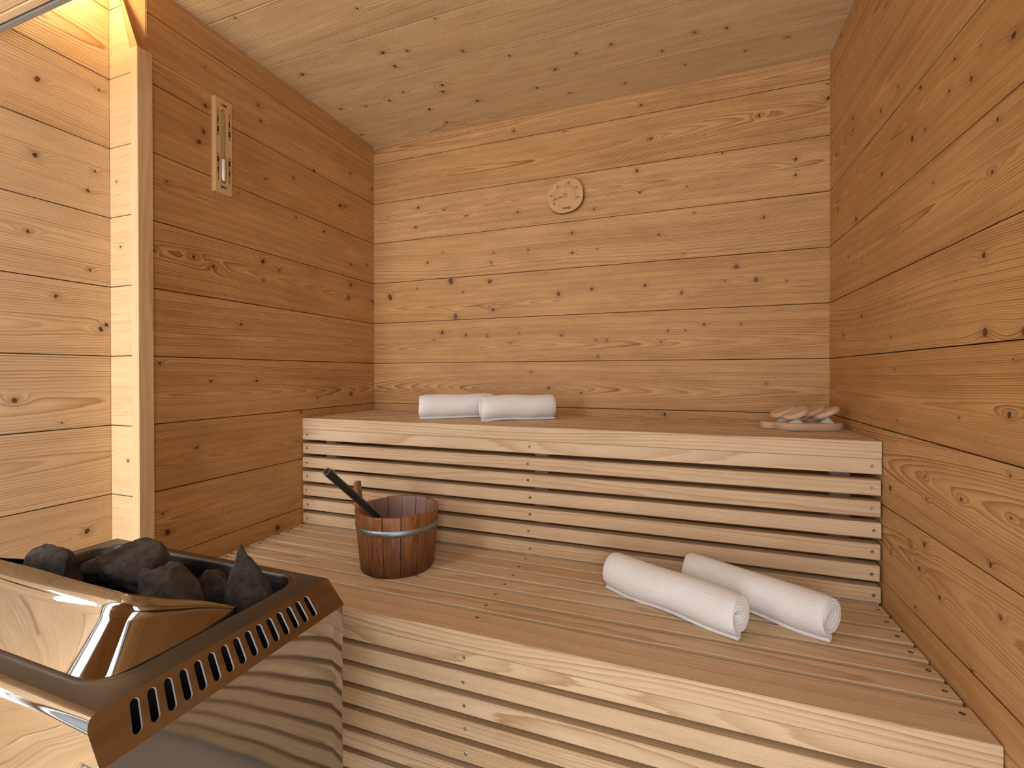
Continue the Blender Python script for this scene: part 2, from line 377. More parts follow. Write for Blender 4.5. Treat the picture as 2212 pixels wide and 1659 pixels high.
KN['right'] = [(-0.604,1.573,0.0046),(-0.408,1.631,0.0044),(-0.882,1.487,0.0053),(-0.778,1.487,0.0038),(-0.711,1.505,0.0033),(-0.57,1.487,0.0067),(-0.623,1.48,0.0036),(-0.415,1.477,0.0055),(-0.834,1.311,0.0036),(-0.655,1.363,0.0026),(-0.216,1.712,0.0052),(-0.213,1.679,0.0039),(-0.502,1.633,0.0031),(-0.813,1.188,0.0044),(-0.817,1.066,0.008),(-0.875,0.941,0.0054),(-0.745,0.925,0.0024),(-0.087,1.497,0.0042),(-0.24,1.425,0.0076),(-0.282,1.293,0.0031),(-0.283,1.153,0.0049),(-0.137,1.114,0.0055),(-0.751,0.786,0.0047),(-0.625,0.665,0.0064),(-0.604,0.609,0.0046),(-0.566,0.641,0.0034),(-0.857,0.636,0.0042),(-0.465,0.738,0.0074),(-0.471,0.591,0.0032),(-0.632,0.756,0.0023),(-0.88,0.792,0.0027),(-0.628,0.798,0.0027),(-0.905,1.061,0.0058),(-0.785,0.512,0.003),(-0.683,0.587,0.0043)]
KN['alc'] = [(-1.129,1.685,0.0064),(-1.134,1.507,0.0053),(-1.007,1.117,0.0059),(-0.995,1.13,0.0048),(-1.172,0.944,0.0062),(-1.039,0.609,0.007),(-1.033,1.463,0.0046),(-1.018,1.517,0.0035),(-1.147,1.328,0.0042),(-1.098,1.188,0.0044)]

HP = 0.18
ZTOP = 2.1291
W = 1.760
HC = 2.029
XF = -0.0864
YE = -0.985
YFRONT = -1.98
rng = np.random.default_rng(7)

def panel(name, mats, O, U, V, n, L, us, vs, knots, seed, pflat=.0042, thick=.05, extra_knots=0, cut=None, kind='structure', groove=.0013, du=.012):
    """boards laid along U; us = (u0,u1) span; vs = list of board edges along V; n = outward normal (into the room)"""
    rg = np.random.default_rng(seed)
    O = np.array(O, float); U = np.array(U, float); V = np.array(V, float); n = np.array(n, float)
    B = WM()
    allk = []
    for bi in range(len(vs)-1):
        v0, v1 = vs[bi], vs[bi+1]; h = v1-v0
        kn = [k for k in knots if v0 <= k[1] < v1]
        for _ in range(extra_knots):
            if rg.random() < .6:
                kn.append((rg.uniform(*us), rg.uniform(v0+.012, v1-.012), rg.uniform(.0015, .004)))
        allk += kn
        nu = max(2, int((us[1]-us[0])/du)+1)
        uu = np.linspace(us[0], us[1], nu)
        g = groove
        inner = np.linspace(v0+g+.0016, v1-g-.0016, max(3, int(h/.006)))
        vv = np.concatenate([[v0, v0+g*.6, v0+g], inner, [v1-g, v1-g*.6, v1]])
        dep = np.zeros(len(vv)); dep[0] = dep[-1] = -.007; dep[1] = dep[-2] = -.0065; dep[2] = dep[-3] = -.0005
        UU, VV = np.meshgrid(uu, vv, indexing='ij')
        c0 = (v0+v1)/2 + rg.uniform(-.22, .22)*h
        f1 = wob(rg, 4, .5, 3.0); f2 = wob(rg, 3, .4, 2.0)
        cc = c0 + .009*f1(UU)
        flat = rg.random() < .88
        if flat:
            slope = rg.choice([-1, 1])*rg.uniform(.012, .045)
            ww = np.abs(.012 + slope*(UU-(us[0]+rg.uniform(.1, .9)*(us[1]-us[0]))) + .010*f2(UU)) + .002
        else:
            cc = c0 + rg.choice([-1, 1])*rg.uniform(.12, .3) + .02*f1(UU)
            ww = .02 + .004*f2(UU)
        R = np.sqrt((VV-cc)**2 + ww**2)/(pflat*rg.uniform(.85, 1.3)) + 20
        R += .5*np.sin(UU*9+VV*50+rg.uniform(0, 6))*.5
        kd = np.zeros_like(R)
        for (ku, kv, kr) in kn:
            s = kr*2.1
            d2 = ((UU-ku)/(s*2.1))**2 + ((VV-kv)/s)**2
            R += (1.6+kr*150)*np.exp(-d2*1.0)*(1 if kv > c0 else -1)*(1 if flat else 1)
            kd += .55*np.exp(-(((UU-ku)/(kr*1.6+.003))**2 + ((VV-kv)/(kr*1.3+.003))**2))
        kd[:, :2] = 1.3; kd[:, -2:] = 1.3
        P = O + UU[..., None]*U + VV[..., None]*V + dep[None, :, None]*n
        if cut is not None:
            P = cut(P)
        off = rg.uniform(0, 40, 2)
        UV = np.stack([UU+off[0], VV+off[1]], -1)
        B.grid(P, R, float(rg.random()), np.clip(kd, 0, 1.4), UV, 0)
    # backing so the wall is a solid slab
    a, b_ = us; c_, d_ = vs[0], vs[-1]
    cs = [O+U*a+V*c_, O+U*b_+V*c_, O+U*b_+V*d_, O+U*a+V*d_]
    if cut is not None: cs = [cut(np.array([[x]]))[0, 0] for x in cs]
    fr = [x-n*.008 for x in cs]; bk = [x-n*thick for x in cs]
    fr0 = [x-n*.001 for x in cs]
    B.poly(fr, 1, 2)
    B.poly(bk[::-1], 1, 2)
    for i in range(4):
        j = (i+1) % 4
        B.poly([fr0[i], fr0[j], bk[j], bk[i]], .5, 2)
    # knots: thin oval plugs flush with the face
    for (ku, kv, kr) in allk:
        K = 14; el = rg.uniform(1.0, 1.35); ph = rg.uniform(-.5, .5); hole = rg.uniform(0, 1)
        t = np.linspace(0, 2*math.pi, K, endpoint=False)
        rr = kr*.82*(1+.12*np.sin(2*t+rg.uniform(0, 6))+.08*np.sin(3*t+rg.uniform(0, 6)))
        x = rr*np.cos(t)*.95; y = rr*np.sin(t)*el
        x, y = x*math.cos(ph)-y*math.sin(ph), x*math.sin(ph)+y*math.cos(ph)
        ctr = O+U*ku+V*kv+n*.0005
        rim = O+U*(ku+x)[:, None]+V*(kv+y)[:, None]+n*.0003
        k0 = B.n
        B.v.append(np.vstack([ctr[None], rim])); B.ring.append(np.zeros(K+1)); B.kd.append(np.zeros(K+1))
        B.tone.append(np.full(K+1, hole)); B.uv.append(np.array([[0, 0]]+[[1, 0]]*K, float))
        for i in range(K):
            B.f.append([k0, k0+1+i, k0+1+(i+1) % K]); B.mi.append(1); B.sm.append(False)
        B.n += K+1
    o = B.build(name, mats)
    if kind: o['kind'] = kind
    return o

zb = [ZTOP-HP*k for k in range(12, 0, -1)]; zb = [z for z in zb if z > 0]
ZE = [0.0]+zb+[HC+.012] if HC-zb[-1] > .0 else [0.0]+zb
WM3 = [M['wall'], M['knot'], M['trimd']]
wall_back = panel('wall_back', WM3, (0, 0, 0), (1, 0, 0), (0, 0, 1), (0, -1, 0), W, (-.06, W+.06), ZE, KN['back'], 11)
wall_right = panel('wall_right', WM3, (W, 0, 0), (0, 1, 0), (0, 0, 1), (-1, 0, 0), 2, (YFRONT-.05, .05), ZE, KN['right'], 23, extra_knots=5, pflat=.0034)
wall_left = panel('wall_left', WM3, (0, 0, 0), (0, 1, 0), (0, 0, 1), (1, 0, 0), 1, (-.951, .05), ZE, KN['left'], 35, extra_knots=1, thick=.04)
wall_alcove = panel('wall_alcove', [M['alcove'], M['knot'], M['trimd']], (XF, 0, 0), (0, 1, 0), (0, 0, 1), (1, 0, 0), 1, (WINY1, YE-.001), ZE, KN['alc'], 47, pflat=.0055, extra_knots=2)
def cutret(P):
    P = P.copy(); z = P[..., 2]; lim = np.where(z > 1.828, -(z-1.828)*.29, 10.0)
    P[..., 0] = np.minimum(P[..., 0], lim)
    return P
wall_return = panel('wall_return', [M['trim'], M['knot'], M['trimd']], (0, YE, 0), (1, 0, 0), (0, 0, 1), (0, -1, 0), 1, (XF-.03, -.0005), ZE, [(-.045, 1.33, .003), (-.06, 1.50, .003), (-.02, .78, .004)], 59, pflat=.0042, cut=cutret, thick=.034, du=.008)
# ceiling boards run along x
cj = [0.0, -.179, -.382, -.581, -.686, -.784]
ce = sorted([.05]+[-.179, -.382, -.5815, -.784, -.985, -1.19, -1.39, -1.59, -1.79, YFRONT-.05])
ceiling = panel('ceiling', [M['ceil'], M['knot'], M['trimd']], (0, 0, HC), (1, 0, 0), (0, 1, 0), (0, 0, -1), 1, (XF-.05, W+.05), ce, KN['ceil'], 71, extra_knots=0, pflat=.0055)

def boxbm(bm, x0, x1, y0, y1, z0, z1, bev=0, seg=1):
    vs = [bm.verts.new((x, y, z)) for x in (x0, x1) for y in (y0, y1) for z in (z0, z1)]
    fs = [(0, 1, 3, 2), (4, 6, 7, 5), (0, 4, 5, 1), (2, 3, 7, 6), (0, 2, 6, 4), (1, 5, 7, 3)]
    F = [bm.faces.new([vs[i] for i in f]) for f in fs]
    if bev:
        es = list({e for f in F for e in f.edges})
        bmesh.ops.bevel(bm, geom=es, offset=bev, segments=seg, affect='EDGES', profile=.5)
    return F

def bar(B, axis, p0, p1, wdt, hgt, seed, pr_=.0045, nseg=24, ch=.0025, logoff=None, tone=None, mi=0, wavy=.004, knots=()):
    """solid bar with eased edges swept along axis; wdt/hgt = extents (a0,a1),(b0,b1) of the other two axes"""
    rg = np.random.default_rng(seed)
    (a0, a1), (b0, b1) = wdt, hgt
    def side(s0, s1, k): return np.linspace(s0, s1, k)
    ka = max(2, int((a1-a0)/.007)+1); kb = max(2, int((b1-b0)/.007)+1)
    loop = []
    for t in side(a0+ch, a1-ch, ka): loop.append((t, b0))
    for t in side(b0+ch, b1-ch, kb): loop.append((a1, t))
    for t in side(a1-ch, a0+ch, ka): loop.append((t, b1))
    for t in side(b1-ch, b0+ch, kb): loop.append((a0, t))
    loop.append(loop[0]); loop = np.array(loop)
    tt = np.linspace(p0, p1, nseg+1)
    T, A = np.meshgrid(tt, loop[:, 0], indexing='ij'); _, Bb = np.meshgrid(tt, loop[:, 1], indexing='ij')
    P = np.zeros(T.shape+(3,)); oa = [i for i in range(3) if i != axis]
    P[..., axis] = T; P[..., oa[0]] = A; P[..., oa[1]] = Bb
    if logoff is None:
        ang = rg.uniform(0, 6.28); d = rg.uniform(.03, .16); logoff = (math.cos(ang)*d, math.sin(ang)*d)
    f1 = wob(rg, 4, .5, 3.5); f2 = wob(rg, 4, .5, 3.5)
    ca = (a0+a1)/2+logoff[0]+wavy*f1(T); cb = (b0+b1)/2+logoff[1]+wavy*f2(T)
    R = np.sqrt((A-ca)**2+(Bb-cb)**2)/(pr_*rg.uniform(.8, 1.3)) + 10
    per = np.concatenate([[0], np.cumsum(np.hypot(*np.diff(loop, axis=0).T))])
    off = rg.uniform(0, 40, 2)
    UV = np.stack([T+off[0], np.broadcast_to(per[None, :], T.shape)+off[1]], -1)
    tn = float(rg.random()) if tone is None else tone
    kd = np.zeros_like(R)
    for (kt, ks, kr) in knots:
        kk = np.exp(-(((T-kt)/(kr*1.5))**2+((per[None, :]-ks)/kr)**2)); kd += kk; R += 2*kk
    B.grid(P, R, tn, kd, UV, mi)
    # end caps share the outline
    for s_, t_ in ((0, 1), (-1, -1)):
        pts = P[s_, :-1]
        if s_ == 0: pts = pts[::-1]
        k = len(pts); B.v.append(pts); B.ring.append(R[s_, :-1][::(-1 if s_ == 0 else 1)]); B.kd.append(np.zeros(k))
        B.tone.append(np.full(k, tn)); B.uv.append(np.stack([pts[:, oa[0]]*.2+off[0], pts[:, oa[1]]+off[1]], -1))
        B.f.append(list(range(B.n, B.n+k))); B.mi.append(mi); B.sm.append(False); B.n += k
    return B

# rest of the left wall with the added highlight window
B = WM()
def strips(a, b_, c_, d_, sd):
    z = c_; k = 0
    while z < d_-.001:
        z2 = min(d_, z+.18)
        bar(B, 1, a, b_, (XF-.04, XF), (z+.001, z2-.001), sd+k, nseg=12)
        z = z2; k += 1
strips(YFRONT-.05, WINY0, 0, HC, 300); strips(WINY0+.0005, WINY1-.0005, 0, WINZ0, 330); strips(WINY0+.0005, WINY1-.0005, WINZ1, HC, 360)
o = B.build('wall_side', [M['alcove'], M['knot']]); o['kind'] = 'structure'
wn_ = empty('added_window_1', (XF, (WINY0+WINY1)/2, WINZ0)); tag(wn_, kind='structure')
bm = bmesh.new(); hwy = (WINY1-WINY0)/2; wh = WINZ1-WINZ0
for (y0, y1, z0, z1) in ((-hwy, -hwy+.012, 0, wh), (hwy-.012, hwy, 0, wh), (-hwy+.012, hwy-.012, wh-.012, wh), (-hwy+.012, hwy-.012, 0, .012)):
    boxbm(bm, -.035, -.002, y0, y1, z0, z1, .001)
from_bm('added_window_frame', bm, M['alu'], wn_)
bm = bmesh.new(); boxbm(bm, -.024, -.018, -hwy+.012, hwy-.012, .012, wh-.012)
from_bm('added_window_pane', bm, M['glass'], wn_)
# floor and the wall with the glass door behind the camera
bm = bmesh.new(); boxbm(bm, XF-.05, W+.05, YFRONT-.05, .05, -.05, 0)
fl = from_bm('floor', bm, M['floor']); fl['kind'] = 'structure'
B = WM()
wx0, wx1 = XF-.05, W+.05
PX0, PX1 = 1.10, 1.72
for (a, b_, c_, d_) in ((wx0, DOORX0, 0, HC), (DOORX1, PX0, 0, HC), (PX1, wx1, 0, HC), (DOORX0, DOORX1, 1.95, HC), (PX0, PX1, 1.95, HC)):
    z = c_; k = 0
    while z < d_-.001:
        z2 = min(d_, z+.18)
        bar(B, 0, a, b_, (YFRONT-.04, YFRONT), (z+.001, z2-.001), int(z*100)+k, nseg=12)
        z = z2; k += 1
wf = B.build('wall_front', [M['wall'], M['knot']]); wf['kind'] = 'structure'
# glass panes of the front wall
for kx, (gx0, gx1) in enumerate(((DOORX0, DOORX1), (PX0, PX1))):
    dr = empty('door_%d' % (kx+1), ((gx0+gx1)/2, YFRONT, 0)); tag(dr, kind='structure')
    bm = bmesh.new(); hw = (gx1-gx0)/2
    for (x0, x1, z0, z1) in ((-hw, -hw+.015, 0, 1.95), (hw-.015, hw, 0, 1.95), (-hw+.015, hw-.015, 1.93, 1.95), (-hw+.015, hw-.015, 0, .02)):
        boxbm(bm, x0, x1, -.035, -.005, z0, z1, .002)
    from_bm('door_frame', bm, M['alu'], dr)
    bm = bmesh.new(); boxbm(bm, -hw+.015, hw-.015, -.024, -.016, .02, 1.93)
    from_bm('door_pane', bm, M['glass'], dr)

# batten that finishes the end of the left wall
B = WM()
bar(B, 2, 0.0, 1.829, (0.0, .0262), (-.987, -.9505), 5, nseg=40, ch=.0012, logoff=(.08, .02), tone=.1)
tr = B.build('trim_1', [M['trim']]); tr['kind'] = 'structure'
# splayed corner above it
B = WM()
a = (0.026, -.986, 1.829); b_ = (-.058, -.986, 2.029); c_ = (0.001, -.949, 2.029); d_ = (0.001, -.949, 1.829)
B.poly([a, d_, c_, b_], .8, 0); B.poly([(-.001, -.986, 1.829), (-.001, -.949, 1.829), (-.06, -.949, 2.029), (-.06, -.986, 2.029)][::-1], .8, 0)
B.poly([a, b_, (-.0605, -.985, 2.029), (-.001, -.985, 1.829)], .8, 0)
tr2 = B.build('trim_2', [M['trimd']]); tr2['kind'] = 'structure'  # corner coloured darker because it turns away from the light
# cove strip where the left wall meets the ceiling is the wall's own top board; lowered panel over the stove
B = WM()
bar(B, 0, XF, .42, (-1.52, -1.2290), (1.737, 1.775), 88, ch=.0015, tone=0)
bar(B, 0, XF, .42, (-1.2275, -1.2142), (1.735, 1.80), 89, ch=.001, tone=.4)
pn = B.build('trim_3', [M['trim']]); pn['kind'] = 'structure'
bm = bmesh.new(); boxbm(bm, XF, .42, -1.2115, -1.2005, 1.733, 1.80, .001)
gs = from_bm('trim_4', bm, M['alu']); gs['kind'] = 'structure'
# ceiling lamp housing above the alcove (out of frame)
cl = empty('ceiling_lamp', (-.035, -1.09, HC)); tag(cl, 'small round warm ceiling lamp above the stove alcove', 'lamp')
bm = bmesh.new(); bmesh.ops.create_cone(bm, cap_ends=True, segments=24, radius1=.03, radius2=.03, depth=.012)
from_bm('lamp_base', bm, M['alu'], cl, True, (0, 0, -.006))
c2 = copy_tree(cl); c2.location = (.10, -1.75, HC); c2['label'] = 'unseen round fill lamp added behind the camera near the glass door'  # housing for the added fill lamp

# ------------------------------------------------------------------ benches
def screw_mesh():
    bm = bmesh.new()
    K = 12
    r1, r2 = .0045, .0038
    o1 = [bm.verts.new((r1*math.cos(t), r1*math.sin(t), 0)) for t in [i*2*math.pi/K for i in range(K)]]
    o2 = [bm.verts.new((r2*math.cos(t), r2*math.sin(t), .0007)) for t in [i*2*math.pi/K for i in range(K)]]
    o3 = [bm.verts.new((.0013*math.cos(t), .0013*math.sin(t), .0006)) for t in [i*2*math.pi/K for i in range(K)]]
    o4 = [bm.verts.new((.0011*math.cos(t), .0011*math.sin(t), -.0004)) for t in [i*2*math.pi/K for i in range(K)]]
    for a_, b2 in ((o1, o2), (o2, o3), (o3, o4)):
        for i in range(K):
            j = (i+1) % K
            f = bm.faces.new((a_[i], a_[j], b2[j], b2[i]))
            if b2 is o4: f.material_index = 1
    f = bm.faces.new(o4); f.material_index = 1
    f = bm.faces.new(o1[::-1])
    me = bpy.data.meshes.new('screw'); bm.normal_update(); bm.to_mesh(me); bm.free()
    me.materials.append(M['screw']); me.materials.append(M['screwd'])
    return me
SCREW = screw_mesh()
SCREW2 = SCREW.copy(); SCREW2.materials[0] = M['screws']
def hole_mesh():  # nearly flush screw, dark rings paint the shade of a recess
    bm = bmesh.new(); K = 14
    rows_ = [[bm.verts.new((r_*math.cos(2*math.pi*i/K), r_*math.sin(2*math.pi*i/K), z)) for i in range(K)] for r_, z in ((.0044, .0001), (.0040, .0003), (.0030, .0001), (.0012, .0002), (.0010, -.0003))]
    for n_, (a_, b2) in enumerate(zip(rows_[:-1], rows_[1:])):
        for i in range(K):
            f = bm.faces.new((a_[i], a_[(i+1) % K], b2[(i+1) % K], b2[i])); f.material_index = (2, 1, 0, 1)[n_]
    f = bm.faces.new(rows_[-1]); f.material_index = 1
    me = bpy.data.meshes.new('seat_screw'); bm.normal_update(); bm.to_mesh(me); bm.free()
    for k_ in ('screws', 'screwd', 'hole'): me.materials.append(M[k_])
    return me
SCREWS = hole_mesh()
srng = random.Random(3)
def screws(parent, pts, nrm):
    for p in pts:
        s = bpy.data.objects.new('screw', SCREW if nrm == 'y' else SCREWS); COL.objects.link(s); s.parent = parent
        s.location = p
        if nrm == 'y': s.rotation_euler = (math.radians(90), srng.uniform(0, 3), 0)
        else: s.rotation_euler = (0, 0, srng.uniform(0, 3))

def bench(name, label, yf, ztop, faceH, under, n_riser, zb_first, pitch, slatH, zs_pitch, seat_first, seatN, sw, x0, x1, seed, ypost, yback, zpost0):
    root = empty(name, ((x0+x1)/2, (yf+yback)/2, zpost0)); tag(root, label, 'bench')
    base = np.array(root.location)
    def mk(nm, B, mats=None):
        o = B.build(nm, mats or [M['bench'], M['knot']], root); o.location = -Vector(base); return o
    sx = (.021, .877, 1.739)
    jr = random.Random(seed)
    # nosing board
    B = WM(); bar(B, 0, x0, x1, (yf, seat_first+zs_pitch*0-.0127), (ztop-faceH, ztop), seed, nseg=60, ch=.002, logoff=(.10, -.07), tone=.35, wavy=.006)
    o = mk('nosing_board', B)
    screws(o, [(x, (yf+seat_first-.0127)/2+.022, ztop) for x in sx], 'z')
    B = WM(); bar(B, 0, x0, x1, (yf+.0005, yf+.033), (under, ztop-faceH-.0004), seed+1, nseg=60, ch=.0012, logoff=(.2, .02), tone=.3, wavy=.01, knots=())
    o = mk('front_board', B)
    screws(o, [(x+jr.uniform(-.003, .003), yf, under+slatH*.5) for x in sx], 'y')
    for k in range(n_riser):
        z1 = zb_first-pitch*k
        B = WM()
        kn = [(jr.uniform(.2, 1.6), (.025+.02) if False else .025+slatH*jr.uniform(.3, .7), .004)] if jr.random() < .4 else []
        bar(B, 0, x0+jr.uniform(0, .002), x1-jr.uniform(0.001, .004), (yf, yf+.033), (z1-slatH, z1), seed+10+k, nseg=60, ch=.0022, wavy=.006)
        o = mk('riser_slat', B)
        screws(o, [(x+jr.uniform(-.004, .004), yf, z1-slatH*.5+jr.uniform(-.002, .002)) for x in sx], 'y')
    for k in range(seatN):
        y0 = seat_first+zs_pitch*k; y1 = min(y0+sw, yback-.002)
        if y1-y0 < .012: continue
        B = WM(); bar(B, 0, x0+jr.uniform(0, .001), x1-jr.uniform(0.001, .003), (y0, y1), (ztop-.028, ztop), seed+40+k, nseg=60, ch=.0014, wavy=.006)
        o = mk('seat_slat', B)
        screws(o, [(x+jr.uniform(-.003, .003), (y0+y1)/2, ztop) for x in sx], 'z')
    # upright battens that carry the riser slats, and rails under the seat
    for xa in (.04, .872, 1.672):
        B = WM(); bar(B, 2, zpost0, ztop-faceH-.002, (xa, xa+.045), (yf+.075, yf+.110), seed+90, nseg=10)
        mk('support_post', B)
        B = WM(); bar(B, 1, yf+.112, yback-.003, (xa, xa+.045), (ztop-.086, ztop-.028), seed+95, nseg=8)
        mk('support_rail', B)
    return root

PY = .0587
upper = bench('sauna_bench', 'upper cedar bench along the back wall with slatted riser below it', -.4254, .8395, .0418, .7605, 6,
              .7470, .0513, .0375, PY, -.4254+.087+.0127, 6, .046, .001, W-.0025, 500, None, -.001, .4555)
lower = bench('sauna_bench', 'lower and deeper cedar bench carrying the bucket and two white towels', -.869, .45, .0405, .3774, 7,
              .3637, .0513, .0375, PY, -.782+.0127, 9, .046, .001, W-.0025, 700, None, -.378, .0)
# ------------------------------------------------------------------ sauna heater
heater = empty('sauna_heater', (.457, -1.29, 0)); tag(heater, 'polished steel sauna heater full of dark stones in the left foreground', 'heater')
HB = Vector((.457, -1.29, 0))
SX0, SX1, SY0, SY1, SZ = .175, .740, -1.455, -1.120, .650
CXO, CZ = .768, .606        # lower edge of the slotted slope
def hl(p): return (p[0]-HB.x, p[1]-HB.y, p[2]-HB.z)

def rrect(x0, x1, y0, y1, r, k=8):
    pts = []
    for cx, cy, a0 in ((x1-r, y1-r, 0), (x0+r, y1-r, 90), (x0+r, y0+r, 180), (x1-r, y0+r, 270)):
        for i in range(k+1):
            a = math.radians(a0+90*i/k); pts.append((cx+r*math.cos(a), cy+r*math.sin(a)))
    return pts
def ray_rect(cx, cy, dx, dy, x0, x1, y0, y1):
    t = 1e9
    if dx > 1e-9: t = min(t, (x1-cx)/dx)
    if dx < -1e-9: t = min(t, (x0-cx)/dx)
    if dy > 1e-9: t = min(t, (y1-cy)/dy)
    if dy < -1e-9: t = min(t, (y0-cy)/dy)
    return cx+dx*t, cy+dy*t

# side shell: outline of the box below the slope, bowed slightly outwards on the bench side
bm = bmesh.new()
prof = []   # (offset inward from the vertical face, z): rounded fold at the top
def ring_at(z, x0, x1, y0, y1, r, bow=0.0, k=5, m=14):
    pts = []
    # right side (x1) from y0+r to y1-r, then corners counter clockwise
    for i in range(m+1):
        t = i/m; y = (y0+r)+(y1-y0-2*r)*t
        pts.append((x1+bow*math.sin(math.pi*t), y))
    for i in range(1, k+1):
        a = math.radians(90*i/k); pts.append((x1-r+r*math.cos(a), y1-r+r*math.sin(a)))
    for i in range(1, m+1):
        t = i/m; pts.append((x1-r+(x0+r-x1+r)*t, y1))
    for i in range(1, k+1):
        a = math.radians(90+90*i/k); pts.append((x0+r+r*math.cos(a), y1-r+r*math.sin(a)))
    for i in range(1, m+1):
        t = i/m; pts.append((x0, y1-r+(y0+r-y1+r)*t))
    for i in range(1, k+1):
        a = math.radians(180+90*i/k); pts.append((x0+r+r*math.cos(a), y0+r+r*math.sin(a)))
    for i in range(1, m+1):
        t = i/m; pts.append((x0+r+(x1-r-x0-r)*t, y0))
    for i in range(1, k):
        a = math.radians(270+90*i/k); pts.append((x1-r+r*math.cos(a), y0+r+r*math.sin(a)))
    return [(p[0], p[1], z) for p in pts]
rows = []
for z in (.16, .17, .2, .25, .3, .35, .4, .45, .5, .53, .56, .58, .595, .606):
    t = (z-.16)/(.606-.16)
    rows.append(ring_at(z, SX0-.01, CXO-.0005, SY0-.012, SY1+.008, .006, BOW*math.sin(math.pi*min(1, t))**.8))
vr = [[bm.verts.new(hl(p)) for p in r] for r in rows]
for a_, b2 in zip(vr[:-1], vr[1:]):
    for i in range(len(a_)):
        j = (i+1) % len(a_); bm.faces.new((a_[i], a_[j], b2[j], b2[i]))
bm.faces.new(vr[0][::-1])
body = from_bm('casing', bm, M['steel'], heater); smooth_angle(body, 40)

# sloped slotted strip on the bench side
def strip(name, P0, P1, Q0, Q1, n, m0, m1, lo, hi, sw, parent, depth=.003, front=None):
    """quad P0->P1 (top edge) and Q0->Q1 (bottom edge); n slots between fractions m0..m1 along and lo..hi across"""
    P0, P1, Q0, Q1 = map(Vector, (P0, P1, Q0, Q1))
    Lx = (P1-P0).length; Ly = (Q0-P0).length
    def pt(u, v):
        return (P0.lerp(P1, u)).lerp(Q0.lerp(Q1, u), v)
    nn = (P1-P0).cross(Q0-P0).normalized()
    bm = bmesh.new()
    def quad(u0, u1, v0, v1):
        bm.faces.new([bm.verts.new(hl(pt(*q))) for q in ((u0, v0), (u1, v0), (u1, v1), (u0, v1))])
    if front is not None:
        bm.faces.new([bm.verts.new(hl(q)) for q in front]+[bm.verts.new(hl(pt(m0, 1))), bm.verts.new(hl(pt(m0, 0)))])
    else: quad(0, m0, 0, 1)
    quad(m1, 1, 0, 1)
    cw = (m1-m0)/n
    for i in range(n):
        u0 = m0+cw*i; u1 = u0+cw; uc = (u0+u1)/2; vc = (lo+hi)/2
        hw_ = sw/2/Lx; hh = (hi-lo)/2; r_ = sw/2
        inner = []; outer = []
        K = 6
        for a0, sy in ((0, 1), (180, -1)):
            for q in range(K+1):
                a = math.radians(a0+180*q/K)
                dx = r_*math.cos(a)/Lx; dy = r_*math.sin(a)/Ly + sy*(hh-r_/Ly)
                inner.append((uc+dx, vc+dy))
        for (x, y) in inner:
            outer.append(ray_rect(uc, vc, x-uc, (y-vc), u0, u1, 0, 1))
        # snap the rays that pass closest to the four corners
        for cxn, cyn in ((u0, 0), (u1, 0), (u1, 1), (u0, 1)):
            j = min(range(len(outer)), key=lambda j: ((outer[j][0]-cxn)*Lx)**2+((outer[j][1]-cyn)*Ly)**2)
            outer[j] = (cxn, cyn)
        vi = [bm.verts.new(hl(pt(*q))) for q in inner]; vo = [bm.verts.new(hl(pt(*q))) for q in outer]
        vd = [bm.verts.new(Vector(hl(pt(*q)))+nn*depth) for q in inner]
        k = len(inner)
        for j in range(k):
            j2 = (j+1) % k
            try: bm.faces.new((vo[j], vo[j2], vi[j2], vi[j]))
            except ValueError: pass
            f = bm.faces.new((vi[j], vi[j2], vd[j2], vd[j])); f.material_index = 1
    bmesh.ops.remove_doubles(bm, verts=bm.verts, dist=1e-6)
    bmesh.ops.recalc_face_normals(bm, faces=bm.faces)
    return from_bm(name, bm, [M['steel'], M['slot_lit']], parent)
def xr(y, z):  # right end follows the mitre with the slotted strip
    t = (SZ-z)/(SZ-CZ); return SX1+(CXO-.0005-SX1)*t
FRONTC = [(xr(0, SZ-.014+.014*math.cos(math.radians(90*i/8))), SY0-.012*math.sin(math.radians(90*i/8)), SZ-.014+.014*math.cos(math.radians(90*i/8))) for i in range(9)]+[(CXO-.0005, SY0-.012, CZ)]
st = strip('slotted_panel', (SX1, SY0, SZ), (SX1, SY1, SZ), (CXO-.0005, SY0-.012, CZ), (CXO-.0005, SY1+.008, CZ), 15, .075, .86, .13, .80, .0095, heater, front=FRONTC)
# rounded fold along the front and the top plate with the stone basin
bm = bmesh.new()
folds = []
for i in range(9):
    a = math.radians(90*i/8); folds.append((SY0-.0*0-.012*math.sin(a), SZ-.014+.014*math.cos(a)))
def xr(y, z):  # right end follows the mitre with the slotted strip
    t = (SZ-z)/(SZ-CZ); return SX1+(CXO-.0005-SX1)*t
rowsF = [[bm.verts.new(hl((x, y, z))) for x in (SX0, .3, .45, .6, xr(y, z))] for (y, z) in folds]
rowsF.append([bm.verts.new(hl((x, SY0-.012, CZ))) for x in (SX0, .3, .45, .6, CXO-.0005)])
for a_, b2 in zip(rowsF[:-1], rowsF[1:]):
    for i in range(4): bm.faces.new((a_[i], a_[i+1], b2[i+1], b2[i]))
fr = from_bm('front_fold', bm, M['steel'], heater); smooth_angle(fr, 50)
bm = bmesh.new()
v = [bm.verts.new(hl(p)) for p in ((SX0, SY1, SZ), (SX1, SY1, SZ), (CXO-.0005, SY1+.008, CZ), (SX0-.01, SY1+.008, CZ))]
bm.faces.new(v)
v = [bm.verts.new(hl(p)) for p in ((SX0, SY0, SZ), (SX0, SY1, SZ), (SX0-.01, SY1+.008, CZ), (SX0-.01, SY0-.012, CZ))]
bm.faces.new(v)
from_bm('back_fold', bm, M['steel'], heater)
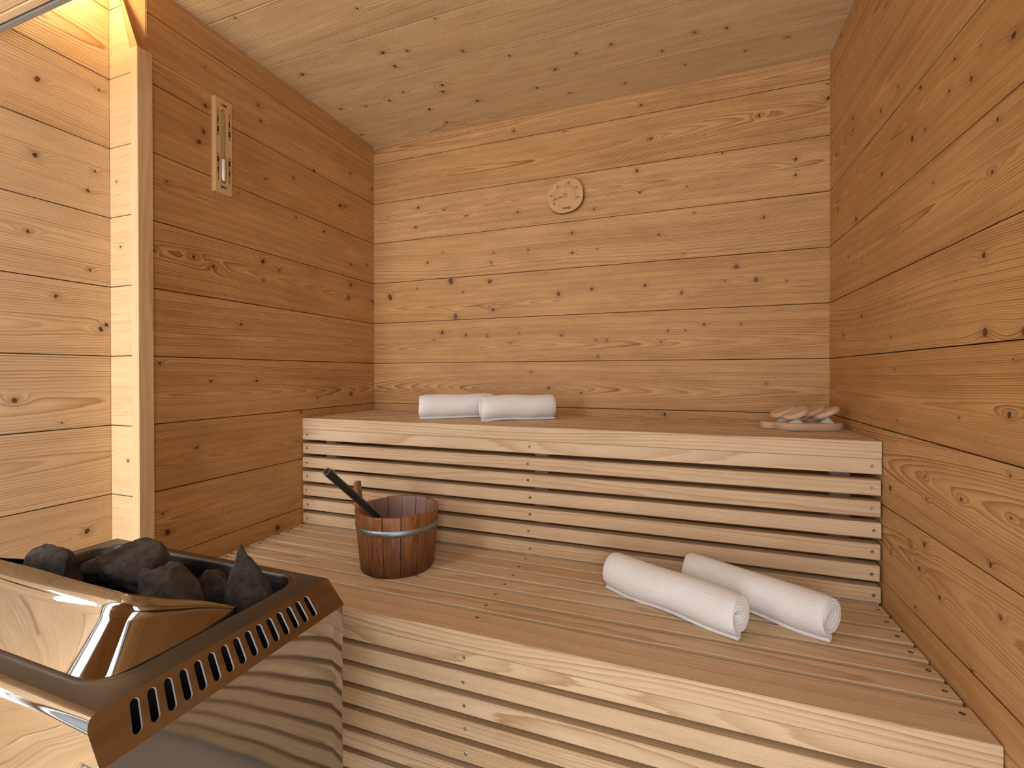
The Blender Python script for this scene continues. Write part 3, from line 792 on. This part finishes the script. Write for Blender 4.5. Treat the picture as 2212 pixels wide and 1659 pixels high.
# top plate
HX0, HX1, HY0, HY1, HR = .205, .703, -1.432, -1.137, .045
bm = bmesh.new()
inn = rrect(HX0, HX1, HY0, HY1, HR, 8); cxm, cym = (HX0+HX1)/2, (HY0+HY1)/2
out_ = [ray_rect(cxm, cym, x-cxm, y-cym, SX0, SX1, SY0, SY1) for x, y in inn]
for cxn, cyn in ((SX0, SY0), (SX1, SY0), (SX1, SY1), (SX0, SY1)):
    j = min(range(len(out_)), key=lambda j: (out_[j][0]-cxn)**2+(out_[j][1]-cyn)**2); out_[j] = (cxn, cyn)
vo = [bm.verts.new(hl((x, y, SZ))) for x, y in out_]
def inset(pts, d):
    return [(cxm+(x-cxm)*(1-d/((HX1-HX0)/2)), cym+(y-cym)*(1-d/((HY1-HY0)/2))) for x, y in pts]
loops = [vo]
for d, dz in ((-.006, 0), (-.004, .0015), (-.0015, .0028), (.001, .0025), (.003, .0005), (.0035, -.004), (.005, -.012)):
    loops.append([bm.verts.new(hl((x, y, SZ+dz))) for x, y in inset(inn, d)])
for a_, b2 in zip(loops[:-1], loops[1:]):
    for i in range(len(a_)):
        j = (i+1) % len(a_); bm.faces.new((a_[i], a_[j], b2[j], b2[i]))
tp = from_bm('top_plate', bm, M['steel2'], heater); smooth_angle(tp, 40)
bm = bmesh.new()
lo_ = []
for d, z in ((.0045, SZ-.010), (.006, SZ-.04), (.012, SZ-.12)):
    lo_.append([bm.verts.new(hl((x, y, z))) for x, y in inset(inn, d)])
for a_, b2 in zip(lo_[:-1], lo_[1:]):
    for i in range(len(a_)):
        j = (i+1) % len(a_); f = bm.faces.new((a_[i], a_[j], b2[j], b2[i]))
bm.faces.new(lo_[-1])
for f in bm.faces:
    if min(v_.co.z for v_ in f.verts) < SZ-.06: f.material_index = 1
ba = from_bm('stone_basin', bm, [M['steel2'], M['dark']], heater, True)
# black box behind the slots, standing in for the shade inside
bm = bmesh.new(); boxbm(bm, .712-HB.x, .7335-HB.x, SY0+.01-HB.y, SY1-.01-HB.y, .56, .640)
from_bm('slot_shade_box', bm, M['dark'], heater)
# splash guard: leaning U-shaped plate round the front of the basin
bot = [(.209, -1.25), (.207, -1.30), (.208, -1.38), (.218, -1.415), (.250, -1.434), (.35, -1.437), (.5, -1.437), (.62, -1.4375), (.655, -1.434), (.677, -1.424), (.689, -1.405), (.693, -1.37), (.693, -1.31), (.688, -1.254)]
top = [(.209, -1.25), (.222, -1.27), (.250, -1.335), (.262, -1.352), (.30, -1.366), (.38, -1.371), (.5, -1.374), (.602, -1.374), (.632, -1.3725), (.650, -1.366), (.660, -1.354), (.665, -1.335), (.674, -1.29), (.687, -1.252)]
tz = [.655, .668, .70, .712, .720, .722, .722, .722, .7205, .717, .711, .7, .678, .654]
def cr(pts, k):
    """catmull-rom resample"""
    P = [Vector(p) for p in pts]; out = []
    for i in range(len(P)-1):
        p0 = P[max(0, i-1)]; p1 = P[i]; p2 = P[i+1]; p3 = P[min(len(P)-1, i+2)]
        for j in range(k):
            t = j/k
            out.append(.5*((2*p1)+(-p0+p2)*t+(2*p0-5*p1+4*p2-p3)*t*t+(-p0+3*p1-3*p2+p3)*t**3))
    out.append(P[-1]); return out
b3 = cr([(x, y, .640) for x, y in bot], 6); t3 = cr([(x, y, z) for (x, y), z in zip(top, tz)], 6)
bm = bmesh.new()
cen = Vector((.45, -1.31, 0))
rowsG = []
for v_ in (0, .12, .3, .5, .7, .8, .83, .86, .89, .92, .95, .975, 1.0):
    row = []
    for p, q in zip(b3, t3):
        c = p.lerp(q, v_)
        if v_ > .8:  # rolled lip
            hgt = max(0, (q.z-.655))/.067
            k = (v_-.8)/.2
            ins = Vector((cen.x-c.x, cen.y-c.y, 0)); 
            if ins.length > 1e-6: ins.normalize()
            c = c + ins*hgt*(-.0065*math.sin(math.pi*min(1, k*1.1)) + .004*k*k)
        row.append(bm.verts.new(hl(c)))
    rowsG.append(row)
for a_, b2 in zip(rowsG[:-1], rowsG[1:]):
    for i in range(len(a_)-1): bm.faces.new((a_[i], a_[i+1], b2[i+1], b2[i]))
bmesh.ops.remove_doubles(bm, verts=bm.verts, dist=1e-5)
gd = from_bm('splash_guard', bm, M['steel'], heater, True)
md = gd.modifiers.new('thickness', 'SOLIDIFY'); md.thickness = .0022; md.offset = 0
# flat dark bars for the shade in the front slots, control knobs below and feet
bm = bmesh.new()
for i in range(12):
    xs = .575-.0185*i
    boxbm(bm, xs-.0045-HB.x, xs+.0045-HB.x, SY0-.0128-HB.y, SY0-.0118-HB.y, .578, .615, .0003)
from_bm('front_slots', bm, M['dark'], heater)
for px_, py_ in ((.20, -1.42), (.72, -1.42), (.20, -1.16), (.72, -1.16)):
    bm = bmesh.new(); bmesh.ops.create_cone(bm, cap_ends=True, segments=20, radius1=.018, radius2=.014, depth=.16)
    from_bm('leg', bm, M['dark'], heater, True, (px_-HB.x, py_-HB.y, .08))

# ------------------------------------------------------------------ stones (each one its own object)
def rock(name, loc, size, seed, label, rot=(0, 0, 0), cuts=11, taper=0, group='stones in the heater'):
    rg = random.Random(seed)
    bm = bmesh.new(); bmesh.ops.create_icosphere(bm, subdivisions=5, radius=1)
    planes = []
    for _ in range(cuts):
        d = Vector((rg.gauss(0, 1), rg.gauss(0, 1), rg.gauss(0, 1))).normalized(); planes.append((d, rg.uniform(.50, .82)))
    off = Vector((seed*3.1, seed*1.7, seed))
    for v_ in bm.verts:
        c = v_.co.copy()
        c += c.normalized()*noise.fractal(c*.9+off, .9, 2.1, 3)*.18
        for d, h in planes:
            e = c.dot(d)-h-.05*noise.noise(c*3+off)
            if e > 0: c -= d*e*.95
        q_ = Vector((c.x*size[0], c.y*size[1], c.z*size[2]))/.05
        nz = (1-abs(noise.noise(q_*1.1+off))*2)*.045 + noise.fractal(q_*2.6+off, .8, 2.1, 5)*.045
        nz += -max(0, .25-abs(noise.noise(q_*.8-off)))*.22
        c += c.normalized()*nz
        tp_ = 1-taper*(c.z+.2)
        v_.co = Vector((c.x*size[0]*tp_, c.y*size[1]*tp_, c.z*size[2]))
    o = from_bm(name, bm, M['stone'], None, True)
    o.location = loc; o.rotation_euler = [math.radians(a_) for a_ in rot]
    tag(o, label, 'stone', group)
    return o
for args in STONES:
    rock('heater_stone', *args)

# ------------------------------------------------------------------ towels
def towel_roll(L, R, r, seed, label, group, sgn=1, fold=True, flat=.94):
    """rolled towel: spiral sheet whose axis runs from L to R (world points)"""
    rg = random.Random(seed); nrg = np.random.default_rng(seed)
    L = Vector(L); R = Vector(R); ax = R-L; ln = ax.length; ang = math.atan2(ax.y, ax.x)
    root = empty('rolled_towel', ((L.x+R.x)/2, (L.y+R.y)/2, L.z-r), ang); tag(root, label, 'towel', group)
    turns = 5.2; th = (r-.006)/turns*.97
    ns = 240; nt = 44
    bm = bmesh.new(); uvl = bm.loops.layers.uv.new('UVMap')
    rowsT = []; S_ = []
    s = 0; prev = None
    ph0 = rg.uniform(0, 6.28)
    sh = [rg.uniform(-.0025, .0025) for _ in range(8)]
    grid = []
    # spiral ends at the bottom (angle -90 deg) on the viewer's side
    a_end = math.radians(-100)*sgn
    for i in range(ns+1):
        f = i/ns; ang_s = a_end - sgn*(1-f)*turns*2*math.pi
        rad = .006+(r-.006-th/2)*f
        y = rad*math.cos(ang_s); z = rad*math.sin(ang_s)
        if prev: s += math.hypot(y-prev[0], z-prev[1])
        prev = (y, z); grid.append((y, z, s, f, ang_s))
    if fold:  # loose hem lying on the bench
        y0, z0, s0, _, _ = grid[-1]
        for k in range(1, 5):
            grid.append((y0-.0036*k*(1 if sgn > 0 else -1), -r+th*.55, s0+.0036*k, 1.0, a_end))
    for gi, (y, z, s_, f, an) in enumerate(grid):
        row = []
        for j in range(nt+1):
            t = j/nt; x = -ln/2+ln*t
            e = min(t, 1-t)*ln            # distance to an end
            shr = 1-.10*math.exp(-(e/.006)**1.0) if f < 1.0 or gi <= ns else 1
            rr = 1+.035*math.sin(3.1*t*3+an*1+ph0)*f+.022*math.sin(11*t+ph0*2+an*2)*f+.02*math.sin(7*t-an+seed)
            xx = x + (1 if t > .5 else -1)*(.004*math.sin(an*1.0+ph0)+.0035*math.sin(f*37+seed)-.006*(1-f)**1)*max(0, 1-e/.04)
            yy = y*shr*rr; zz = z*shr*rr
            if gi <= ns and zz < 0: zz = max(zz*flat, -r+.0006+th/2)
            # twill creases running diagonally
            row.append(bm.verts.new((xx, yy, zz+r)))
        rowsT.append(row)
    for i in range(len(rowsT)-1):
        for j in range(nt):
            fc = bm.faces.new((rowsT[i][j], rowsT[i+1][j], rowsT[i+1][j+1], rowsT[i][j+1]))
            for lp, (a_, b2) in zip(fc.loops, ((i, j), (i+1, j), (i+1, j+1), (i, j+1))):
                lp[uvl].uv = (grid[a_][2], ln*b2/nt)
    o = from_bm('terry_cloth', bm, M['towel'], root, True)
    md = o.modifiers.new('thickness', 'SOLIDIFY'); md.thickness = th*.90; md.offset = 0
    md2 = o.modifiers.new('soft', 'BEVEL'); md2.width = th*.3; md2.segments = 2; md2.limit_method = 'ANGLE'; md2.angle_limit = math.radians(50)
    tx = bpy.data.textures.new('terry_pile', 'CLOUDS'); tx.noise_scale = .0045
    return root

def z_bench(z): return z
towel_roll((1.14, -.546, .4975), (1.429, -.688, .4975), .0465, 3, 'rolled white towel lying in front on the lower bench', 'white towels on the lower bench', 1)
towel_roll((1.325, -.476, .4965), (1.604, -.632, .4965), .0455, 8, 'rolled white towel behind the front one, against the slatted riser', 'white towels on the lower bench', 1)
towel_roll((.430, -.318, .8855), (.645, -.150, .8855), .0450, 5, 'rolled towel at the left on the upper bench, partly hidden', 'towels on the upper bench', 1)
towel_roll((.662, -.300, .8855), (.875, -.145, .8855), .0450, 12, 'rolled towel at the right on the upper bench, overlapping the other', 'towels on the upper bench', 1)

# ------------------------------------------------------------------ bucket
BC = Vector((.5375, -.613, .4506))
bk = empty('sauna_bucket', BC); tag(bk, 'brown wooden stave bucket with a grey metal hoop on the lower bench', 'bucket')
NST = 15; HBK = .168; RT, RB, TH = .1185, .1035, .013
# camera side direction so that a joint between two staves faces the middle of the front
tall_a = math.atan2(-.345, -.938)
def stave(i, tall=False):
    a0 = tall_a+(i-.5)*2*math.pi/NST; a1 = a0+2*math.pi/NST; gap = .0085
    bm = bmesh.new()
    zs = [0, .004, .05, .1, .15, HBK-.003, HBK] if not tall else [0, .004, .05, .1, .15, HBK]
    rg = random.Random(i*7)
    dz = rg.uniform(-.0022, .0018)
    K = 4; rows_o = []; rows_i = []
    def ringr(z, ins):
        t = z/HBK; ro = RB+(RT-RB)*t - ins; ri = ro-TH+2*ins
        A = [a0+gap+(a1-a0-2*gap)*q/K for q in range(K+1)]
        if ins: pass
        return [(ro*math.cos(a), ro*math.sin(a)) for a in A], [(ri*math.cos(a), ri*math.sin(a)) for a in A]
    prevr = None
    for zi, z in enumerate(zs):
        ins = .0015 if zi in (0, len(zs)-1) and not tall else 0
        O_, I_ = ringr(min(z, HBK), ins)
        zz = z+(dz if zi >= len(zs)-2 else 0)
        row = [bm.verts.new((x, y, zz)) for x, y in O_]+[bm.verts.new((x, y, zz)) for x, y in I_[::-1]]
        if prevr:
            k = len(row)
            for q in range(k):
                q2 = (q+1) % k; f = bm.faces.new((prevr[q], prevr[q2], row[q2], row[q]))
                if K < q < k-1 and q != K: f.material_index = 1
        else:
            bm.faces.new(row[::-1])
        prevr = row
    if tall:
        am = (a0+a1)/2; tx = Vector((-math.sin(am), math.cos(am), 0)); nx = Vector((math.cos(am), math.sin(am), 0))
        for z, wf_, thf in ((HBK+.012, .95, .92), (HBK+.03, .85, .85), (HBK+.05, .80, .82), (HBK+.068, .78, .80), (HBK+.072, .65, .7)):
            hwid = (a1-a0)/2*RT*.9*wf_; rc = RT-TH/2+.07*(z-HBK); th_ = TH*thf/2
            row = []
            for q in range(K+1):
                s = -1+2*q/K; p = nx*(rc+th_)+tx*(s*hwid); row.append(bm.verts.new((p.x, p.y, z-.002*abs(s))))
            for q in range(K+1):
                s = 1-2*q/K; p = nx*(rc-th_)+tx*(s*hwid); row.append(bm.verts.new((p.x, p.y, z-.002*abs(s))))
            k = len(row)
            for q in range(k):
                q2 = (q+1) % k; bm.faces.new((prevr[q], prevr[q2], row[q2], row[q]))
            prevr = row
    bm.faces.new(prevr)
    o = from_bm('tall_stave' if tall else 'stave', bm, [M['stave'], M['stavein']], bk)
    smooth_angle(o, 30)
    return o
for i in range(NST): stave(i, i == 0)
bm = bmesh.new(); bmesh.ops.create_cone(bm, cap_ends=True, segments=40, radius1=RB-TH-.0002, radius2=RB-TH+.0005, depth=.012)
from_bm('bottom_board', bm, M['stavein'], bk, False, (0, 0, .016))
bm = bmesh.new(); K = 72; rr_ = []
for z, d in ((.1135, .0004), (.1140, .0018), (.1315, .0018), (.1320, .0004)):
    R_ = RB+(RT-RB)*z/HBK+d; rr_.append([bm.verts.new((R_*math.cos(2*math.pi*i/K), R_*math.sin(2*math.pi*i/K), z)) for i in range(K)])
for a_, b2 in zip(rr_[:-1], rr_[1:]):
    for i in range(K): bm.faces.new((a_[i], a_[(i+1) % K], b2[(i+1) % K], b2[i]))
for i in range(K): bm.faces.new((rr_[-1][i], rr_[-1][(i+1) % K], rr_[0][(i+1) % K], rr_[0][i]))
from_bm('hoop', bm, M['hoop'], bk, True)

# ------------------------------------------------------------------ ladle in the bucket
def tube(bm, P, Rr_, K=20, cap=True, hollow=0):
    P = [Vector(p) for p in P]; rings = []
    for i, p in enumerate(P):
        d = (P[min(i+1, len(P)-1)]-P[max(i-1, 0)]).normalized()
        a = d.orthogonal().normalized(); b2 = d.cross(a)
        if rings and rings[-1]:
            a = (la-d*la.dot(d)).normalized(); b2 = d.cross(a)
        la = a
        R_ = Rr_[i] if isinstance(Rr_, (list, tuple)) else Rr_
        rings.append([bm.verts.new(p+(a*math.cos(2*math.pi*k/K)+b2*math.sin(2*math.pi*k/K))*R_) for k in range(K)])
    for r1, r2 in zip(rings[:-1], rings[1:]):
        for k in range(K): bm.faces.new((r1[k], r1[(k+1) % K], r2[(k+1) % K], r2[k]))
    if cap: bm.faces.new(rings[0][::-1]); bm.faces.new(rings[-1])
    return rings
LP = Vector((.528, -.887, .7725)); LB = Vector((.542, -.578, .503))
ld = empty('sauna_ladle', LB); tag(ld, 'ladle with black tube handle standing in the wooden bucket', 'ladle')
d = (LB-LP); dn = d.normalized()
bm = bmesh.new(); tube(bm, [LP-LB, LP+dn*.002-LB, LP+dn*.1-LB, LP+dn*.2-LB, LP+d*.80-LB], [.0090, .0096, .0095, .0094, .0092])
hd = from_bm('handle', bm, M['black'], ld, True); smooth_angle(hd, 40)
bm = bmesh.new()
q = dn.orthogonal().normalized(); q2 = dn.cross(q); K = 20; prev = None
for rad_, dp in ((.0095, .0005), (.0095, -.0010), (.0074, -.0012), (.0066, .001), (.0066, .010)):
    row = [bm.verts.new(LP-LB+dn*dp+(q*math.cos(2*math.pi*k/K)+q2*math.sin(2*math.pi*k/K))*rad_) for k in range(K)]
    if prev:
        for k in range(K): bm.faces.new((prev[k], prev[(k+1) % K], row[(k+1) % K], row[k]))
    prev = row
f = bm.faces.new(prev); f.material_index = 1
from_bm('handle_end', bm, [M['blackend'], M['dark']], ld, True)
bm = bmesh.new(); prev = None; K = 28
for R_, z in ((.004, .001), (.02, .002), (.030, .010), (.034, .022), (.0345, .034), (.0325, .034), (.031, .020), (.026, .009), (.004, .005)):
    row = [bm.verts.new((.012+R_*math.cos(2*math.pi*k/K), R_*math.sin(2*math.pi*k/K), z-.0125)) for k in range(K)]
    if prev:
        for k in range(K): bm.faces.new((prev[k], prev[(k+1) % K], row[(k+1) % K], row[k]))
    else: bm.faces.new(row[::-1])
    prev = row
bm.faces.new(prev)
from_bm('bowl', bm, M['copper'], ld, True)

# ------------------------------------------------------------------ text helper
def text_bm(txt, size, align='CENTER'):
    cu = bpy.data.curves.new('t', 'FONT'); cu.body = txt; cu.size = size; cu.align_x = align; cu.align_y = 'CENTER'; cu.extrude = .00015; cu.resolution_u = 3
    cu.offset = size*.02
    ob = bpy.data.objects.new('t', cu); COL.objects.link(ob)
    bpy.context.view_layer.update()
    me = bpy.data.meshes.new_from_object(ob.evaluated_get(bpy.context.evaluated_depsgraph_get()))
    bm = bmesh.new(); bm.from_mesh(me)
    bpy.data.objects.remove(ob); bpy.data.curves.remove(cu); bpy.data.meshes.remove(me)
    return bm
def join_bm(dst, src, mtx):
    me = bpy.data.meshes.new('tmp'); src.transform(mtx); src.to_mesh(me); src.free(); dst.from_mesh(me); bpy.data.meshes.remove(me)

# ------------------------------------------------------------------ thermometer on the back wall
TC = Vector((.891, -.001, 1.683))
th = empty('sauna_thermometer', TC); tag(th, 'round-cornered wooden thermometer with dark needle on the back wall', 'thermometer')
bm = bmesh.new(); K = 72; prev = None
def tshape(a, k):
    n_ = 2.35; c, s = math.cos(a), math.sin(a)
    r_ = (abs(c)**n_+abs(s)**n_)**(-1/n_)
    x, y = r_*c*.0715, r_*s*.0650
    # slightly egg-shaped, heavier to the upper right
    x, y = x*(1+.05*y/.065), y*(1+.03*x/.0715)
    ro = math.radians(10); return (x*math.cos(ro)-y*math.sin(ro))*k, (x*math.sin(ro)+y*math.cos(ro))*k
for k_, y_, mi in ((.985, 0, 1), (1.0, -.002, 1), (1.0, -.0145, 1), (.985, -.0165, 0)):
    row = []
    for i in range(K):
        x, z = tshape(2*math.pi*i/K, k_); row.append(bm.verts.new((x, y_, z)))
    if prev:
        for i in range(K):
            f = bm.faces.new((prev[i], prev[(i+1) % K], row[(i+1) % K], row[i])); f.material_index = 1
    else: bm.faces.new(row[::-1])
    prev = row
bm.faces.new(prev)
bmesh.ops.recalc_face_normals(bm, faces=bm.faces)
o = from_bm('plate', bm, [M['gauge'], M['gaugee']], th); smooth_angle(o, 50)
bm = bmesh.new()
tilt = math.radians(-2)
HUB = Vector((-.002, 0, .0005))
for i in range(21):
    a = math.radians(203-226*i/20)
    l0, l1 = .036, .046+(.004 if i % 4 == 0 else 0)
    c, s = math.cos(a), math.sin(a); px_, pz_ = -s, c; w_ = .00045
    pts = [(c*l0+px_*w_, s*l0+pz_*w_), (c*l1+px_*w_, s*l1+pz_*w_), (c*l1-px_*w_, s*l1-pz_*w_), (c*l0-px_*w_, s*l0-pz_*w_)]
    va = [bm.verts.new((HUB.x+x, -.0166, HUB.z+z)) for x, z in pts]; vb = [bm.verts.new((HUB.x+x, -.0170, HUB.z+z)) for x, z in pts]
    bm.faces.new(vb); 
    for q in range(4): bm.faces.new((va[q], va[(q+1) % 4], vb[(q+1) % 4], vb[q]))
for txt, a_deg, rr2, sz in (('20', 213, .049, .0095), ('40', 174, .053, .0095), ('60', 124, .046, .0095), ('80', 71, .051, .0095), ('100', 30, .052, .0095), ('120', -12, .052, .0095)):
    a = math.radians(a_deg); t_ = text_bm(txt, sz)
    join_bm(bm, t_, Matrix.Translation((HUB.x+rr2*math.cos(a), -.0168, HUB.z+rr2*math.sin(a))) @ Matrix.Rotation(math.radians(90), 4, 'X'))
from_bm('scale_marks', bm, M['burn'], th)
bm = bmesh.new(); join_bm(bm, text_bm('rento', .0155), Matrix.Translation((.007, -.0168, -.046)) @ Matrix.Rotation(math.radians(90), 4, 'X'))
from_bm('lettering', bm, M['burn'], th)
bm = bmesh.new()
a = math.radians(196); L_ = .054
c, s = math.cos(a), math.sin(a); px_, pz_ = -s, c
for y_, in ((-.0195,),):
    va = [bm.verts.new((HUB.x+x, y_, HUB.z+z)) for x, z in ((px_*.0013, pz_*.0013), (c*L_+px_*.0003, s*L_+pz_*.0003), (c*L_-px_*.0003, s*L_-pz_*.0003), (-px_*.0013, -pz_*.0013))]
    vb = [bm.verts.new((v_.co.x, y_+.0006, v_.co.z)) for v_ in va]
    bm.faces.new(va); bm.faces.new(vb[::-1])
    for q in range(4): bm.faces.new((va[q], va[(q+1) % 4], vb[(q+1) % 4], vb[q]))
bmesh.ops.recalc_face_normals(bm, faces=bm.faces)
from_bm('needle', bm, M['burn'], th)
bm = bmesh.new(); prev = None; K = 28
for R_, y_ in ((.0085, -.016), (.0085, -.0225), (.0075, -.024), (.0030, -.0243), (.0026, -.0236), (.0003, -.0236)):
    row = [bm.verts.new((HUB.x+R_*math.cos(2*math.pi*k/K), y_, HUB.z+R_*math.sin(2*math.pi*k/K))) for k in range(K)]
    if prev:
        for k in range(K): bm.faces.new((prev[k], prev[(k+1) % K], row[(k+1) % K], row[k]))
    prev = row
bm.faces.new(prev); bmesh.ops.recalc_face_normals(bm, faces=bm.faces)
o = from_bm('hub', bm, M['screw'], th, True); smooth_angle(o, 40)

# ------------------------------------------------------------------ sand timer on the left wall
tm = empty('sauna_sand_timer', (.0005, -.7455, 1.687)); tag(tm, 'wooden sand timer with glass tube on the left wall', 'timer')
# local: x out of the wall, y along the wall, z up
TW, TH_, TT = .0275, .1405, .0165
bm = bmesh.new()
boxbm(bm, .0002, .0055, -TW+.001, TW-.001, -TH_+.001, TH_-.001)
gw = .0088; gh = .112
# front frame with the round-ended groove
K = 8; inner = []
for a0, sy in ((0, 1), (180, -1)):
    for q in range(K+1):
        a = math.radians(a0+180*q/K); inner.append((gw*math.cos(a), sy*(gh-gw)+gw*math.sin(a)))
outer = [ray_rect(0, 0, x, y, -TW+.001, TW-.001, -TH_+.001, TH_-.001) for x, y in inner]
for cxn, cyn in ((-TW+.001, -TH_+.001), (TW-.001, -TH_+.001), (TW-.001, TH_-.001), (-TW+.001, TH_-.001)):
    j = min(range(len(outer)), key=lambda j: ((outer[j][0]-cxn))**2+((outer[j][1]-cyn)*.1)**2+(1 if (outer[j][1] > 0) != (cyn > 0) else 0)); outer[j] = (cxn, cyn)
vo = [bm.verts.new((TT, x, z)) for x, z in outer]; vi = [bm.verts.new((TT, x, z)) for x, z in inner]
vd = [bm.verts.new((.0056, x, z)) for x, z in inner]
sc = [(x*TW/(TW-.001), z*TH_/(TH_-.001)) for x, z in outer]
ve = [bm.verts.new((TT-.001, x, z)) for x, z in sc]; vf = [bm.verts.new((0, x, z)) for x, z in sc]
k = len(vo)
for j in range(k):
    j2 = (j+1) % k
    for A_, B_ in ((vo, vi), (vi, vd), (ve, vo), (vf, ve)):
        bm.faces.new((A_[j], A_[j2], B_[j2], B_[j]))
bmesh.ops.recalc_face_normals(bm, faces=bm.faces)
from_bm('board', bm, M['timer'], tm)
def lathe(prof_, K=24, cap=False):
    bm = bmesh.new(); prev = None
    for R_, z in prof_:
        row = [bm.verts.new((R_*math.cos(2*math.pi*k/K), R_*math.sin(2*math.pi*k/K), z)) for k in range(K)]
        if prev:
            for k in range(K): bm.faces.new((prev[k], prev[(k+1) % K], row[(k+1) % K], row[k]))
        elif cap: bm.faces.new(row[::-1])
        prev = row
    if cap: bm.faces.new(prev)
    return bm
gz = .105; gr = .0070
prof_ = [(.0004, -gz), (.004, -gz+.001), (gr, -gz+.006), (gr, -.012), (.005, -.005), (.0014, -.0012), (.0014, .0012), (.005, .005), (gr, .012), (gr, gz-.006), (.004, gz-.001), (.0004, gz)]
bm = lathe(prof_); bmesh.ops.translate(bm, verts=bm.verts, vec=(.0132, 0, 0))
from_bm('glass_tube', bm, M['glass'], tm, True)
bm = lathe([(.0003, -gz+.0008), (.0036, -gz+.0016), (gr-.0006, -gz+.0065), (gr-.0006, -.040), (.0040, -.0385), (.0003, -.0375)], cap=True); bmesh.ops.translate(bm, verts=bm.verts, vec=(.0132, 0, 0))
from_bm('sand', bm, M['sand'], tm, True)
bm = bmesh.new()
MX = Matrix.Rotation(math.radians(90), 4, 'Z') @ Matrix.Rotation(math.radians(90), 4, 'X')
def put(txt, size, y, z, flip=False):
    r_ = Matrix.Rotation(math.pi, 4, 'X') if flip else Matrix.Identity(4)
    join_bm(bm, text_bm(txt, size), Matrix.Translation((TT+.0002, y, z)) @ (Matrix.Rotation(math.pi, 4, 'X') if flip else Matrix.Identity(4)) @ MX)
def wedge(y, z0, w0, z1, w1):
    va = [bm.verts.new((TT+.0003, y+a_, b2)) for a_, b2 in ((-w0/2, z0), (w0/2, z0), (w1/2, z1), (-w1/2, z1))]
    vb = [bm.verts.new((TT, v_.co.y, v_.co.z)) for v_ in va]; bm.faces.new(va)
    for q in range(4): bm.faces.new((va[q], va[(q+1) % 4], vb[(q+1) % 4], vb[q]))
for s_ in (1, -1):
    if s_ < 0: bm = bmesh.new()
    fl_ = s_ > 0
    for yy in (-.0185, .0185):
        put('15', .0095, yy, s_*.030*1.0, fl_)
        wedge(yy, s_*.036, .0062, s_*.054, .0048)
        put('10', .0085, yy, s_*.0605, fl_)
        wedge(yy, s_*.066, .0046, s_*.084, .0026)
        put('5', .0085, yy, s_*.0895, fl_)
        wedge(yy, s_*.095, .0022, s_*.108, .0006)
    put('MIN', .0105, 0, s_*.1235, fl_)
    from_bm('scale_marks', bm, M['ink'], tm)

# ------------------------------------------------------------------ wooden massager on the upper bench
ma = math.atan2(.345, .938)
MP = Vector((1.646, -.212, .8398))
mg = empty('wooden_massager', MP, ma); tag(mg, 'pale wooden massager with tilted discs on white cones in the right corner', 'massager')
def extrude_outline(pts, z0, z1, r=.004, mat_=None):
    bm = bmesh.new(); prev = None; cx_ = sum(p[0] for p in pts)/len(pts); cy_ = sum(p[1] for p in pts)/len(pts)
    mx_ = max(math.hypot(p[0]-cx_, p[1]-cy_) for p in pts)
    for ins, z in ((r*.7, z0), (0, z0+r*.5), (0, z1-r), (r*.3, z1-r*.3), (r, z1)):
        row = []
        for p in pts:
            dd = math.hypot(p[0]-cx_, p[1]-cy_); k = 1-ins/dd
            row.append(bm.verts.new((cx_+(p[0]-cx_)*k, cy_+(p[1]-cy_)*k, z)))
        if prev:
            for i in range(len(pts)): bm.faces.new((prev[i], prev[(i+1) % len(pts)], row[(i+1) % len(pts)], row[i]))
        else: bm.faces.new(row[::-1])
        prev = row
    bm.faces.new(prev); return bm
pts = []
for i in range(64):
    a = 2*math.pi*i/64; n_ = 3.2; c, s = math.cos(a), math.sin(a); r_ = (abs(c)**n_+abs(s)**n_)**(-1/n_)
    x, y = .088*r_*c, .052*r_*s
    pts.append((x+.006, y))
o = from_bm('base', extrude_outline(pts, 0, .021), M['beech'], mg); smooth_angle(o, 60)
pts = [(-.092+.024*math.cos(2*math.pi*i/28), .022+.022*math.sin(2*math.pi*i/28)) for i in range(28)]
o = from_bm('grip_tab', extrude_outline(pts, .0005, .0205), M['beech'], mg); smooth_angle(o, 60)
for (x, y, tl, ry) in ((-.038, -.020, 2, 24), (.050, -.020, -9, 24), (-.047, .026, -2, 24), (.040, .026, -5, 24)):
    bm = lathe([(.0185, 0), (.0185, .001), (.0050, .0145), (.0040, .024)], 28, True)
    o = from_bm('cone', bm, M['cone'], mg, True, (x, y, .021)); smooth_angle(o, 40)
    bm = lathe([(.031, 0), (.0345, .0025), (.0355, .007), (.0345, .0115), (.031, .014), (.012, .0148)], 40, True)
    o = from_bm('disc', bm, M['beech'], mg, True, (x, y, .0425)); smooth_angle(o, 30)
    o.rotation_euler = (math.radians(tl), math.radians(-ry), 0)
